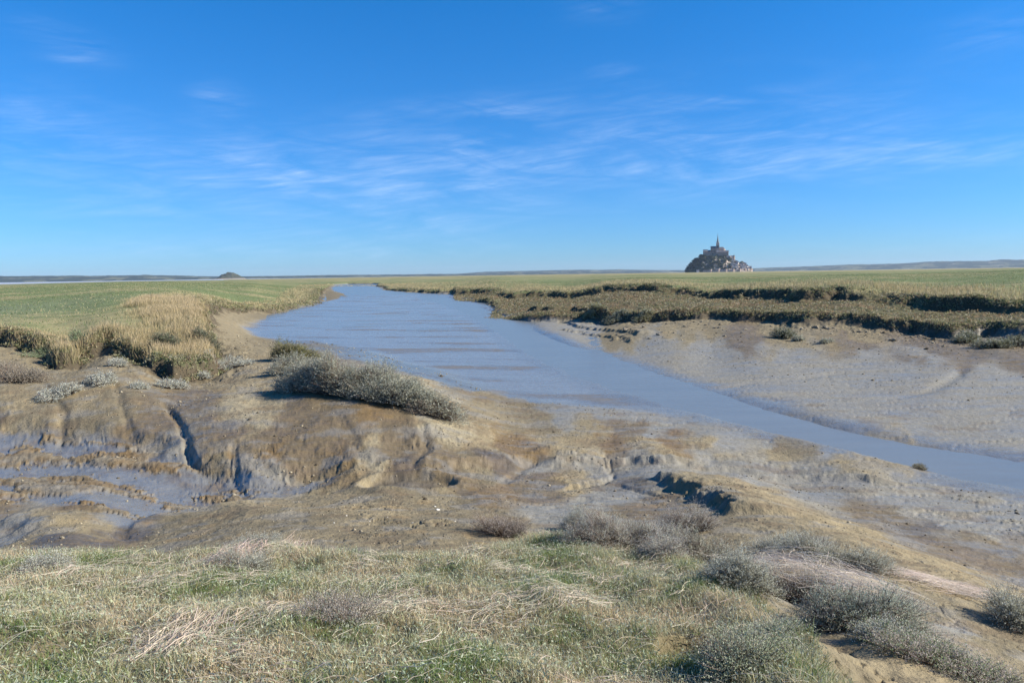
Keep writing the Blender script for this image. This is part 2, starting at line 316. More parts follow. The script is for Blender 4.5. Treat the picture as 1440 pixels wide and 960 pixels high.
    z = z + marsh * .10 * fbm(x * .25, y * .25, 3, 63) + terr * (.16 * fbm(x * .7, y * .7, 4, 64))
    z = z + bank * (.09 * fbm(x * 1.3, y * 1.3, 4, 65) + .02 * fbm(x * 6, y * 6, 2, 66))
    return z, dict(ck=ck, bn=bn, rf=rf, bn2=bn2, marsh=marsh, terr=terr, bank=bank, mud=mud, low=low, high=high, sdm=sdm, sdt=sdt, sdb=sdb, sdr=sdr, fk=fk, edge=edge, lump=lump, streak=streak)

# polar sheet centred below the camera: fine in front, coarse behind
th = np.concatenate([np.linspace(-180, -60, 40)[:-1], np.linspace(-60, -38, 90)[:-1], np.linspace(-38, 38, 1150)[:-1], np.linspace(38, 60, 90)[:-1], np.linspace(60, 180, 41)])
rr = [0.25]
while rr[-1] < 15500:
    r = rr[-1]
    dr = max(.016, r * r * .00042)
    if r > 21: dr = .19
    if r > 62: dr = .19 + (r - 62) * .0042
    if r > 420: dr = 1.7 + (r - 420) * .06
    if r < 3: dr = .03
    rr.append(r + dr)
rr = np.array(rr); TH = np.radians(th)
print('terrain grid', len(th), len(rr))
T2, R2 = np.meshgrid(TH, rr, indexing='ij')
X = np.sin(T2) * R2; Y = np.cos(T2) * R2
Z, D = height(X, Y)
def H(x, y):
    x = np.asarray(x, float); y = np.asarray(y, float)
    t = np.arctan2(x, y); r = np.hypot(x, y)
    i = np.clip(np.searchsorted(TH, t) - 1, 0, len(TH) - 2); j = np.clip(np.searchsorted(rr, r) - 1, 0, len(rr) - 2)
    fa = (t - TH[i]) / (TH[i + 1] - TH[i]); fb = np.clip((r - rr[j]) / (rr[j + 1] - rr[j]), 0, 1)
    return (Z[i, j] * (1 - fa) + Z[i + 1, j] * fa) * (1 - fb) + (Z[i, j + 1] * (1 - fa) + Z[i + 1, j + 1] * fa) * fb
def G(px, py):
    """point of the ground seen at a pixel of the photo"""
    d = CRn @ np.array([px - 720, -(py - 480), -F]); d /= np.linalg.norm(d)
    t = np.concatenate([np.arange(2, 30, .01), np.arange(30, 120, .05), np.arange(120, 600, .3)])
    x = d[0] * t; y = d[1] * t; z = CAMZ + d[2] * t
    k = np.argmax(z < H(x, y))
    return float(x[k]), float(y[k]), float(H(x[k], y[k]))

# ------------------------------------------------------------------ ground colours (albedo by kind of soil)
KC = {'g': (.33, .318, .295), 'd': (.30, .26, .19), 't': (.36, .305, .215), 'b': (.225, .178, .115), 'o': (.245, .17, .085), 'k': (.15, .125, .10), 'l': (.40, .355, .27), 'e': (.26,.225,.165), 'w': (.20, .20, .195)}
KW = {'g': .62, 'd': .12, 't': .04, 'b': .62, 'o': .55, 'k': .65, 'l': .0, 'e': .3, 'w': 1.15}
KP = [(0,500,'d'),(60,540,'d'),(150,520,'d'),(250,520,'d'),(330,490,'d'),(310,440,'d'),(400,425,'d'),(360,430,'d'),(350,560,'l'),(345,590,'l'),(350,530,'t'),(280,560,'b'),(150,570,'e'),(60,590,'d'),(0,560,'d'),(30,575,'t'),(130,560,'t'),
 (0,600,'b'),(100,605,'b'),(170,600,'b'),(230,600,'b'),(300,610,'b'),(200,585,'b'),(400,600,'b'),(130,590,'e'),(280,640,'b'),(380,620,'b'),(330,600,'b'),(420,560,'b'),(430,590,'b'),(460,590,'b'),(520,585,'o'),(480,620,'b'),(540,600,'b'),(560,620,'b'),(600,620,'b'),(400,640,'o'),(470,645,'o'),(440,650,'b'),(520,640,'l'),(560,635,'b'),(500,600,'b'),(640,600,'l'),(620,590,'l'),(680,610,'t'),
 (620,560,'l'),(660,570,'d'),(700,580,'d'),(750,590,'e'),(800,590,'g'),(850,580,'g'),(800,570,'g'),(880,600,'b'),(840,606,'d'),(700,565,'b'),(660,585,'e'),(920,606,'g'),(1020,612,'g'),(1120,622,'e'),(940,575,'g'),(700,560,'e'),(720,625,'o'),(740,628,'o'),(780,622,'t'),(760,600,'e'),(820,625,'t'),(870,622,'o'),(910,625,'t'),(950,622,'o'),(1000,630,'t'),(1100,632,'t'),(1200,644,'t'),(1000,600,'g'),(900,590,'g'),(960,590,'g'),(1080,620,'g'),(1180,632,'g'),(1270,645,'t'),
 (0,640,'g'),(60,655,'k'),(20,632,'e'),(120,640,'g'),(200,650,'g'),(160,640,'b'),(100,662,'b'),(40,668,'t'),(110,655,'t'),(70,685,'d'),(0,700,'b'),(60,700,'g'),(130,697,'o'),(150,700,'b'),(210,680,'b'),(240,680,'g'),(300,676,'e'),(200,700,'g'),(170,720,'g'),(180,745,'k'),(270,700,'g'),(330,680,'g'),(390,680,'g'),(320,672,'o'),(250,640,'g'),(400,668,'g'),(450,658,'b'),
 (60,730,'t'),(110,735,'d'),(70,750,'t'),(10,752,'g'),(5,765,'g'),(95,760,'k'),(30,765,'d'),(280,730,'e'),(330,705,'t'),(300,720,'d'),(250,750,'d'),(200,770,'d'),(380,720,'d'),(440,700,'d'),(420,730,'e'),(500,680,'t'),(480,700,'t'),(560,662,'k'),(600,670,'b'),(540,665,'b'),(520,720,'t'),(560,700,'e'),(620,700,'d'),(640,690,'b'),(700,690,'o'),(740,690,'b'),(780,676,'b'),(810,682,'t'),(660,720,'e'),(620,735,'e'),(700,740,'d'),(540,745,'e'),(460,750,'e'),(600,755,'e'),(420,755,'d'),(680,665,'e'),
 (760,645,'g'),(830,650,'g'),(900,645,'g'),(840,700,'g'),(780,720,'g'),(880,690,'g'),(900,720,'b'),(880,680,'k'),(930,710,'b'),(920,665,'g'),(860,725,'e'),(1000,648,'g'),(700,655,'k'),
 (980,672,'d'),(1020,690,'e'),(1060,710,'d'),(1100,720,'t'),(1180,740,'t'),(1060,690,'t'),(1250,770,'t'),(1350,810,'t'),(1430,850,'t'),(1040,745,'d'),(1130,760,'d'),(1000,760,'d'),(1200,800,'d'),(1300,860,'d'),(1400,900,'d'),(1150,880,'d'),(1250,930,'t'),(1100,850,'d'),(1100,930,'b'),(1180,950,'d'),(1350,930,'d'),(1440,960,'d'),(1330,880,'g'),
 (1060,670,'g'),(1150,690,'g'),(1100,660,'g'),(1250,700,'g'),(1400,720,'g'),(1300,740,'k'),(1400,775,'b'),(1240,722,'b'),(1330,765,'b'),(1440,790,'b'),(1350,720,'g'),(1410,760,'g'),(1320,708,'g'),(1390,690,'g'),(1340,735,'g'),(1180,672,'g'),(1340,690,'g'),
 (1400,650,'g'),(1200,560,'g'),(1000,520,'g'),(900,500,'g'),(1440,560,'g'),(1440,600,'g'),(1100,560,'g'),(1300,600,'g'),(1200,520,'g'),(1300,496,'b'),(1440,500,'b'),(1200,488,'b'),(1050,500,'g'),(1120,505,'g'),(1200,511,'g'),(1280,519,'g'),(1350,528,'g'),(1440,534,'g'),(1000,494,'g'),(1440,515,'b'),(1350,508,'b'),(1050,475,'b'),(950,465,'d'),(1100,470,'d'),(1000,462,'e'),(1200,475,'d'),(1300,480,'b'),(1440,485,'b'),(900,470,'d'),(860,475,'e'),(820,470,'g'),(920,480,'g'),(1400,530,'g'),(1380,548,'g'),
 (740,430,'d'),(790,430,'d'),(700,425,'e'),(650,412,'d'),(600,406,'d'),(560,405,'d'),(720,445,'g'),(760,460,'g'),(700,435,'g'),(640,422,'g'),
 (500,420,'w'),(450,440,'w'),(400,460,'w'),(500,470,'w'),(600,450,'w'),(600,500,'w'),(700,500,'w'),(750,540,'w'),(680,540,'w'),(640,530,'w'),(850,550,'w'),(370,475,'e'),(345,468,'d'),(390,440,'e'),(480,412,'e')]
ku = []; kk = []
for a, b, k in KP:
    x, y, _ = G(a, b); u_, v_ = UV(np.array(x), np.array(y)); ku.append((u_ * .55, v_)); kk.append(tuple(q_ * f_ for q_, f_ in zip(KC[k], (.70, .67, .58))) + (KW[k],))
ku = np.array(ku); kk = np.array(kk)
def soil(x, y):
    u_, v_ = UV(x, y)
    wx = fbm(u_ / 70, v_ / 26, 6, 71, .6) * 44; wy = fbm(u_ / 70 + 9, v_ / 26, 6, 72, .6) * 20
    P = np.stack([(u_ + wx).ravel() * .55, (v_ + wy).ravel()], 1)
    o = np.zeros((len(P), 4))
    for i in range(0, len(P), 40000):
        d2 = ((P[i:i + 40000, None, :] - ku[None]) ** 2).sum(-1) + 12
        wgt = 1 / d2 ** 2.6; wgt /= wgt.sum(1, keepdims=True); o[i:i + 40000] = wgt @ kk
    return o.reshape(x.shape + (4,))
# evaluate on a coarser grid in the same sheet, then interpolate along r
ti = np.arange(0, len(TH), 2); ti[-1] = len(TH) - 1; ri = np.arange(0, len(rr), 2)
ri = ri[rr[ri] < 450]
S = soil(X[np.ix_(ti, ri)], Y[np.ix_(ti, ri)])
a = np.interp(np.arange(len(TH)), ti, np.arange(len(ti))); b = np.interp(np.arange(len(rr)), ri, np.arange(len(ri)))
ia = np.clip(a.astype(int), 0, len(ti) - 2); ib = np.clip(b.astype(int), 0, len(ri) - 2); fa = (a - ia)[:, None, None]; fb = (b - ib)[None, :, None]
S = (S[np.ix_(ia, ib)] * (1 - fa) + S[np.ix_(ia + 1, ib)] * fa) * (1 - fb) + (S[np.ix_(ia, ib + 1)] * (1 - fa) + S[np.ix_(ia + 1, ib + 1)] * fa) * fb
C = S[..., :3].copy(); W = S[..., 3].copy()
def mix(c, col, k): return c * (1 - k[..., None]) + np.array(col) * k[..., None]
cb = D['ck'] * ss(.0, .1, D['bn']); tn = fbm(X * .6 + 3, Y * .9, 4, 87)
C = mix(C, (.19, .185, .17), D['ck'] * ss(.03, -.03, D['bn'])); W = W * (1 - D['ck']) + D['ck'] * (1.0 - .85 * ss(.0, .12, D['bn']))
C = mix(C, (.15, .11, .065), cb * .8); C = mix(C, (.22, .185, .13), cb * ss(.15, .35, D['bn'])); C = mix(C, (.19, .12, .05), cb * ss(.1, .45, tn) * .6)
mo = fbm(X * .9, Y * 1.5, 5, 88, .62); C = mix(C, (.20, .19, .17), D['mud'] * (1 - D['fk']) * ss(.05, .3, mo) * .55 * ss(30, 22, R2)); C = mix(C, (.15, .11, .07), D['mud'] * (1 - D['fk']) * ss(.1, .4, -mo) * .5 * ss(30, 22, R2))
rb = D['rf'] * ss(.02, .3, D['bn2']); C = mix(C, (.235, .215, .17), rb * .6); W = W - .35 * rb
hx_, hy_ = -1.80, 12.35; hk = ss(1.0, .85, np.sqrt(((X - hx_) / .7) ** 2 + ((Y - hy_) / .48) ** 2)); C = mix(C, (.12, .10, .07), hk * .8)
# rusty algae film
al = fbm(X * 1.6, Y * 1.6, 4, 81); C = mix(C, (.25, .17, .08), D['high'] * ss(.25, .6, al) * .35)
C = C * (1 + .20 * np.clip(D['lump'], -1, 1) * D['high'])[..., None]
C = C * (1 + .10 * D['low'] * fbm(X * .5, Y * 2.2, 4, 82))[..., None]
crumb = np.clip(D['edge'], 0, 1) * D['mud']
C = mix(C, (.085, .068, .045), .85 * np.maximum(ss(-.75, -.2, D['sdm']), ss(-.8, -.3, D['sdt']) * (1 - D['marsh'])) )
gn = fbm(X * .035, Y * .05, 4, 83); gn2 = fbm(X * .5, Y * .8, 3, 84)
turf = np.array([.14, .165, .07]) * (1 + .25 * gn2)[..., None]
turf = mix(turf, (.32, .26, .14), ss(-.1, .5, gn + .3 * gn2) * .75)
turf = mix(turf, (.18, .20, .14), ss(20, 36, -X) * ss(70, 35, Y) * .6)
farstraw = ss(250, 900, R2) * ss(-.25, .3, gn + .25); turf = mix(turf, (.30, .25, .13), farstraw * .75)
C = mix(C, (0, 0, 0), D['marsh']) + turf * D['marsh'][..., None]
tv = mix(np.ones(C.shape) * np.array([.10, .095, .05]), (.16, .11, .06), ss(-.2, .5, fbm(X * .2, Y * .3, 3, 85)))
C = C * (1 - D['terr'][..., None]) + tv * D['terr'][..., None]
C = mix(C, (.17, .145, .085), D['bank'] * .75)
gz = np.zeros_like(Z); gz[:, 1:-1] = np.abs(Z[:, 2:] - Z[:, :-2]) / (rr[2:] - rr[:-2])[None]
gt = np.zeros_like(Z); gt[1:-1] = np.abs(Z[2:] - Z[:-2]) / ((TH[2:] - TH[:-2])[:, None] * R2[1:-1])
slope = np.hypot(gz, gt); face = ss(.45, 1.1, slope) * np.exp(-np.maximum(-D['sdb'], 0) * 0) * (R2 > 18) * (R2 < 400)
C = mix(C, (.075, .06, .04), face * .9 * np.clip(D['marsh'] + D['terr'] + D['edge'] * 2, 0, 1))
W = W * (1 - D['marsh']) * (1 - D['terr']) * (1 - D['bank'])
# the river's drained bed is the wettest
lowr = D['low'] * ss(-45, -5, D['sdr'] ) * 0
fl = (R2 > 420) & (D['sdm'] < 0)
C[fl] = (.34, .30, .26); W[fl] = .55
W = W * (1 - D['fk']) + 1.25 * D['fk']; bars = fbm(X * .10 + 5, Y * .42 + X * .10, 5, 46, .62)
C = mix(C, (.235, .23, .215), D['fk'] * .85); C = mix(C, (.16, .14, .115), D['fk'] * ss(-.02, .3, bars) * .8); W = W - .5 * D['fk'] * ss(0, .35, bars)
mg = ss(-1.6, -.2, D['sdr']) * D['mud']; W = W + .35 * mg; C = mix(C, (.15, .14, .12), mg * .4)
W = np.clip(W + .25 * D['low'] * fbm(X * .3, Y * 1.2, 3, 86), 0, 1)
C = np.clip(C, .01, 1)

def mesh_from(name, V, loops, starts, mat=None, col=None, smooth=True, extra=None):
    me = bpy.data.meshes.new(name)
    V = np.asarray(V, np.float32); loops = np.asarray(loops, np.int32).ravel(); starts = np.asarray(starts, np.int32).ravel()
    me.vertices.add(len(V)); me.vertices.foreach_set('co', V.ravel())
    me.loops.add(len(loops)); me.loops.foreach_set('vertex_index', loops)
    me.polygons.add(len(starts)); me.polygons.foreach_set('loop_start', starts)
    me.update(calc_edges=True)
    if smooth: me.polygons.foreach_set('use_smooth', np.ones(len(starts), bool))
    if col is not None:
        at = me.attributes.new('Col', 'FLOAT_COLOR', 'POINT'); c = np.ones((len(V), 4), np.float32); c[:, :3] = col; at.data.foreach_set('color', c.ravel())
    for k, v in (extra or {}).items():
        at = me.attributes.new(k, 'FLOAT', 'POINT'); at.data.foreach_set('value', np.asarray(v, np.float32).ravel())
    if mat: me.materials.append(mat)
    return me
def link(name, me, parent=None, loc=None):
    o = bpy.data.objects.new(name, me); COL.objects.link(o)
    if parent: o.parent = parent
    if loc: o.location = loc
    return o

# ------------------------------------------------------------------ materials
def newmat(name):
    m = bpy.data.materials.new(name); m.use_nodes = True; t = m.node_tree; t.nodes.clear()
    o = N(t, 'ShaderNodeOutputMaterial'); p = N(t, 'ShaderNodeBsdfPrincipled'); L(t, p.outputs[0], o.inputs[0]); return m, t, p, o
def ground_mat():
    m, t, p, o = newmat('mud')
    col = N(t, 'ShaderNodeAttribute', attribute_name='Col'); wet = N(t, 'ShaderNodeAttribute', attribute_name='wet')
    geo = N(t, 'ShaderNodeNewGeometry')
    n1 = N(t, 'ShaderNodeTexNoise', i_Scale=5.0, i_Detail=8.0, i_Roughness=.65); L(t, geo.outputs[0], n1.inputs['Vector'])
    n2 = N(t, 'ShaderNodeTexNoise', i_Scale=38.0, i_Detail=4.0, i_Roughness=.6); L(t, geo.outputs[0], n2.inputs['Vector'])
    mp = N(t, 'ShaderNodeMapping'); mp.inputs['Scale'].default_value = (.7, 4.5, 1); mp.inputs['Rotation'].default_value = (0, 0, R(18)); L(t, geo.outputs[0], mp.inputs[0])
    n3 = N(t, 'ShaderNodeTexNoise', i_Scale=2.2, i_Detail=6.0, i_Roughness=.6); L(t, mp.outputs[0], n3.inputs['Vector'])
    v = M(t, 'ADD', M(t, 'MULTIPLY', n1.outputs[0], .55), M(t, 'MULTIPLY', n2.outputs[0], .3)); v = M(t, 'ADD', v, M(t, 'MULTIPLY', n3.outputs[0], .25)); v = M(t, 'ADD', v, .45)
    mul = N(t, 'ShaderNodeVectorMath', operation='SCALE'); L(t, col.outputs['Color'], mul.inputs[0]); L(t, v, mul.inputs[3])
    pit = N(t, 'ShaderNodeMapRange', i_1=.62, i_2=.74); L(t, n2.outputs[0], pit.inputs[0]); pit.inputs[3].default_value = 1.0; pit.inputs[4].default_value = .72
    m2 = N(t, 'ShaderNodeVectorMath', operation='SCALE'); L(t, mul.outputs[0], m2.inputs[0]); L(t, pit.outputs[0], m2.inputs[3]); mul = m2
    # wetter soil is darker
    dk = N(t, 'ShaderNodeVectorMath', operation='SCALE'); L(t, mul.outputs[0], dk.inputs[0]); L(t, M(t, 'SUBTRACT', 1.0, M(t, 'MULTIPLY', wet.outputs['Fac'], .12)), dk.inputs[3])
    L(t, dk.outputs[0], p.inputs['Base Color'])
    wn = M(t, 'ADD', wet.outputs['Fac'], M(t, 'MULTIPLY', M(t, 'SUBTRACT', n3.outputs[0], .5), 1.1)); wn = M(t, 'ADD', wn, M(t, 'MULTIPLY', M(t, 'SUBTRACT', n1.outputs[0], .5), .5))
    ramp = N(t, 'ShaderNodeMapRange', i_1=.32, i_2=.95); L(t, wn, ramp.inputs[0])
    rg = M(t, 'SUBTRACT', .88, M(t, 'MULTIPLY', ramp.outputs[0], .66)); L(t, rg, p.inputs['Roughness'])
    p.inputs['Specular IOR Level'].default_value = .5
    L(t, M(t, 'ADD', .12, M(t, 'MULTIPLY', ramp.outputs[0], .5)), p.inputs['Specular IOR Level'])
    n4 = N(t, 'ShaderNodeTexVoronoi', i_Scale=9.0); n4.feature = 'F1'; L(t, geo.outputs[0], n4.inputs['Vector'])
    b = N(t, 'ShaderNodeBump', i_Strength=1.0, i_Distance=.045)
    hh = M(t, 'ADD', n1.outputs[0], M(t, 'MULTIPLY', n2.outputs[0], .32)); hh = M(t, 'ADD', hh, M(t, 'MULTIPLY', n4.outputs['Distance'], .25))
    L(t, M(t, 'MULTIPLY', hh, M(t, 'SUBTRACT', 1.0, M(t, 'MULTIPLY', wet.outputs['Fac'], .62), clamp=True)), b.inputs['Height']); L(t, b.outputs[0], p.inputs['Normal'])
    return m
def leaf_mat(name, transl=.4, rough=.6):
    m, t, p, o = newmat(name)
    col = N(t, 'ShaderNodeAttribute', attribute_name='Col'); L(t, col.outputs['Color'], p.inputs['Base Color'])
    p.inputs['Roughness'].default_value = rough; p.inputs['Specular IOR Level'].default_value = .25
    tr = N(t, 'ShaderNodeBsdfTranslucent'); L(t, col.outputs['Color'], tr.inputs[0])
    mx = N(t, 'ShaderNodeMixShader'); mx.inputs[0].default_value = transl; L(t, p.outputs[0], mx.inputs[1]); L(t, tr.outputs[0], mx.inputs[2]); L(t, mx.outputs[0], o.inputs[0])
    return m
def water_mat(name, base, rough=.06, wave=.02, scale=3.0, st=(1, 1, 1)):
    m, t, p, o = newmat(name)
    p.inputs['IOR'].default_value = 1.33; p.inputs['Specular IOR Level'].default_value = .42
    geo = N(t, 'ShaderNodeNewGeometry'); mp = N(t, 'ShaderNodeMapping'); mp.inputs['Scale'].default_value = st; L(t, geo.outputs[0], mp.inputs[0])
    n1 = N(t, 'ShaderNodeTexNoise', i_Scale=scale, i_Detail=5.0, i_Roughness=.6); L(t, mp.outputs[0], n1.inputs['Vector'])
    n2 = N(t, 'ShaderNodeTexNoise', i_Scale=.6, i_Detail=3.0); L(t, mp.outputs[0], n2.inputs['Vector'])
    rp = N(t, 'ShaderNodeMix', data_type='RGBA'); L(t, n2.outputs[0], rp.inputs[0]); rp.inputs[6].default_value = tuple(c * .85 for c in base) + (1,); rp.inputs[7].default_value = tuple(c * 1.15 for c in base) + (1,)
    L(t, rp.outputs[2], p.inputs['Base Color']); p.inputs['Roughness'].default_value = rough
    b = N(t, 'ShaderNodeBump', i_Strength=1.0, i_Distance=wave); L(t, n1.outputs[0], b.inputs['Height']); L(t, b.outputs[0], p.inputs['Normal'])
    return m
def plain_mat(name, c, rough=.85, noise=.25, scale=.3):
    m, t, p, o = newmat(name); geo = N(t, 'ShaderNodeNewGeometry')
    n1 = N(t, 'ShaderNodeTexNoise', i_Scale=scale, i_Detail=6.0, i_Roughness=.65); L(t, geo.outputs[0], n1.inputs['Vector'])
    rp = N(t, 'ShaderNodeMix', data_type='RGBA'); mr = N(t, 'ShaderNodeMapRange', i_1=.3, i_2=.7); L(t, n1.outputs[0], mr.inputs[0]); L(t, mr.outputs[0], rp.inputs[0])
    rp.inputs[6].default_value = tuple(x * (1 - noise) for x in c) + (1,); rp.inputs[7].default_value = tuple(x * (1 + noise) for x in c) + (1,)
    L(t, rp.outputs[2], p.inputs['Base Color']); p.inputs['Roughness'].default_value = rough; p.inputs['Specular IOR Level'].default_value = .2
    return m
def col_mat(name, rough=.9):
    m, t, p, o = newmat(name); col = N(t, 'ShaderNodeAttribute', attribute_name='Col'); L(t, col.outputs['Color'], p.inputs['Base Color'])
    p.inputs['Roughness'].default_value = rough; p.inputs['Specular IOR Level'].default_value = .15; return m
MUD = ground_mat(); LEAF = leaf_mat('leaves'); GRASS = leaf_mat('grass_blades', .3, .6); STRAW = leaf_mat('straw', .2, .55); WOOD = col_mat('twigs')
RIVERM = water_mat('river_water', (.155, .16, .15), .24, .010, 2.2, (.5, 1.6, 1)); SEAM = water_mat('sea_water', (.40, .39, .38), .35, .02, .2)

# ------------------------------------------------------------------ ground sheet
nt_, nr_ = X.shape
idx = np.arange(nt_ * nr_).reshape(nt_, nr_)
q = np.stack([idx[:-1, :-1], idx[:-1, 1:], idx[1:, 1:], idx[1:, :-1]], -1).reshape(-1, 4)
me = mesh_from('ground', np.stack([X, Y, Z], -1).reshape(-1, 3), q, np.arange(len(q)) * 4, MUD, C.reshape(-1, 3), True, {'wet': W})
ground = tag(link('ground', me), kind='structure')
# check orientation
if me.polygons[0].normal.z < 0: me.flip_normals()

# river and sea sheets
def sheet(name, poly, z, mat, label=None):
    V = [(x, y, z) for x, y in poly]
    me = mesh_from(name, V, np.arange(len(V)), [0], mat, smooth=False)
    if me.polygons[0].normal.z < 0: me.flip_normals()
    return tag(link(name, me), kind='structure')
sheet('river', [(-60, 30), (-12, 14), (5, 11), (60, 2), (60, 24), (60, 60), (-5, 180), (-20, 300), (-60, 430), (-150, 420), (-110, 200), (-60, 60)], -.055, RIVERM)
sheet('sea', [(-9000, 300), (-190, 300), (-205, 520), (-560, 1450), (-560, 2300), (-1500, 9000), (-9000, 9000)], -.12, SEAM)

# ------------------------------------------------------------------ ribbons, leaves, tubes
class Acc:
    def __init__(s): s.V = []; s.Lp = []; s.n = []; s.C = []; s.k = 0
    def add(s, V, F, Cc):      # V (m,3), F (f,k) index array, Cc (m,3)
        s.V.append(V); s.Lp.append((F + s.k).ravel()); s.n.append(np.full(len(F), F.shape[1])); s.C.append(Cc); s.k += len(V)
    def build(s, name, mat, parent=None, base=(0, 0, 0), smooth=False):
        V = np.concatenate(s.V) - np.array(base); lp = np.concatenate(s.Lp); n = np.concatenate(s.n)
        me = mesh_from(name, V, lp, np.concatenate([[0], np.cumsum(n)[:-1]]), mat, np.concatenate(s.C), smooth)
        return link(name, me, parent, None if parent else base)
def ribbons(acc, P, side, wd, col):
    """P (n,k,3) centre lines, side (n,3), wd (n,k), col (n,3) or (n,k,3)"""
    n, k, _ = P.shape
    A = P + side[:, None] * wd[..., None] * .5; B = P - side[:, None] * wd[..., None] * .5
    V = np.stack([A, B], 2).reshape(-1, 3)
    i = np.arange(n)[:, None] * 2 * k + np.arange(k - 1)[None] * 2
    Fq = np.stack([i, i + 1, i + 3, i + 2], -1).reshape(-1, 4)
    c = col if col.ndim == 3 else np.repeat(col[:, None], k, 1)
    acc.add(V, Fq, np.repeat(c, 2, 1).reshape(-1, 3))
def rdir(n): 
    a = rng.uniform(0, 2 * np.pi, n); return np.stack([np.cos(a), np.sin(a), 0 * a], 1)
def blades(acc, P, h, wd, col, lean=.35, az=None, azs=1.0, segs=3, tipc=None):
    n = len(P); t = np.linspace(0, 1, segs + 1)
    if az is None: ld = rdir(n)
    else:
        a = az + rng.normal(0, azs, n); ld = np.stack([np.cos(a), np.sin(a), 0 * a], 1)
    ln = np.abs(rng.normal(0, lean, n)) + lean * .4; ln = np.minimum(ln, 1.4)
    up = np.sqrt(np.clip(1 - (ln * .6) ** 2, .15, 1))
    Pc = P[:, None] + np.array([0, 0, 1.]) * (h * up)[:, None, None] * (t - .28 * np.clip(ln, 0, 1)[:, None] * t ** 2)[..., None] + ld[:, None] * (h * ln)[:, None, None] * (t ** 1.8)[None, :, None]
    w_ = wd[:, None] * (1 - .92 * t ** 1.5)[None]
    c = np.repeat(col[:, None], segs + 1, 1)
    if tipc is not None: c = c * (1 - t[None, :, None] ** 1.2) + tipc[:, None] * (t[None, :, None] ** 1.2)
    ribbons(acc, Pc, rdir(n), w_, c)
def leaves(acc, P, A, B, col):
    V = np.stack([P, P + A * .45 + B * .5, P + A, P + A * .45 - B * .5], 1).reshape(-1, 3)
    i = np.arange(len(P))[:, None] * 4 + np.arange(4)[None]
    acc.add(V, i, np.repeat(col, 4, 0))
def unit(v): return v / (np.linalg.norm(v, axis=-1, keepdims=True) + 1e-9)
def tubes(acc, P, rad, col):
    n, k, _ = P.shape; T = unit(P[:, -1] - P[:, 0]); s1 = unit(np.cross(T, np.array([.3, .9, .2]))); s2 = np.cross(T, s1)
    ring = []
    for a in (0, 2.094, 4.189): ring.append(P + (s1 * math.cos(a) + s2 * math.sin(a))[:, None] * rad[..., None])
    V = np.stack(ring, 2).reshape(-1, 3)
    base = np.arange(n)[:, None] * 3 * k + np.arange(k - 1)[None] * 3
    F = np.concatenate([np.stack([base + j, base + (j + 1) % 3, base + 3 + (j + 1) % 3, base + 3 + j], -1).reshape(-1, 4) for j in range(3)])
    acc.add(V, F, np.repeat(col, 3 * k, 0))
def vary(c, n, s=.18, s2=.05):
    c = np.array(c); return np.clip(c * (1 + rng.normal(0, s, (n, 1))) * (1 + rng.normal(0, s2, (n, 3))), .005, .9)

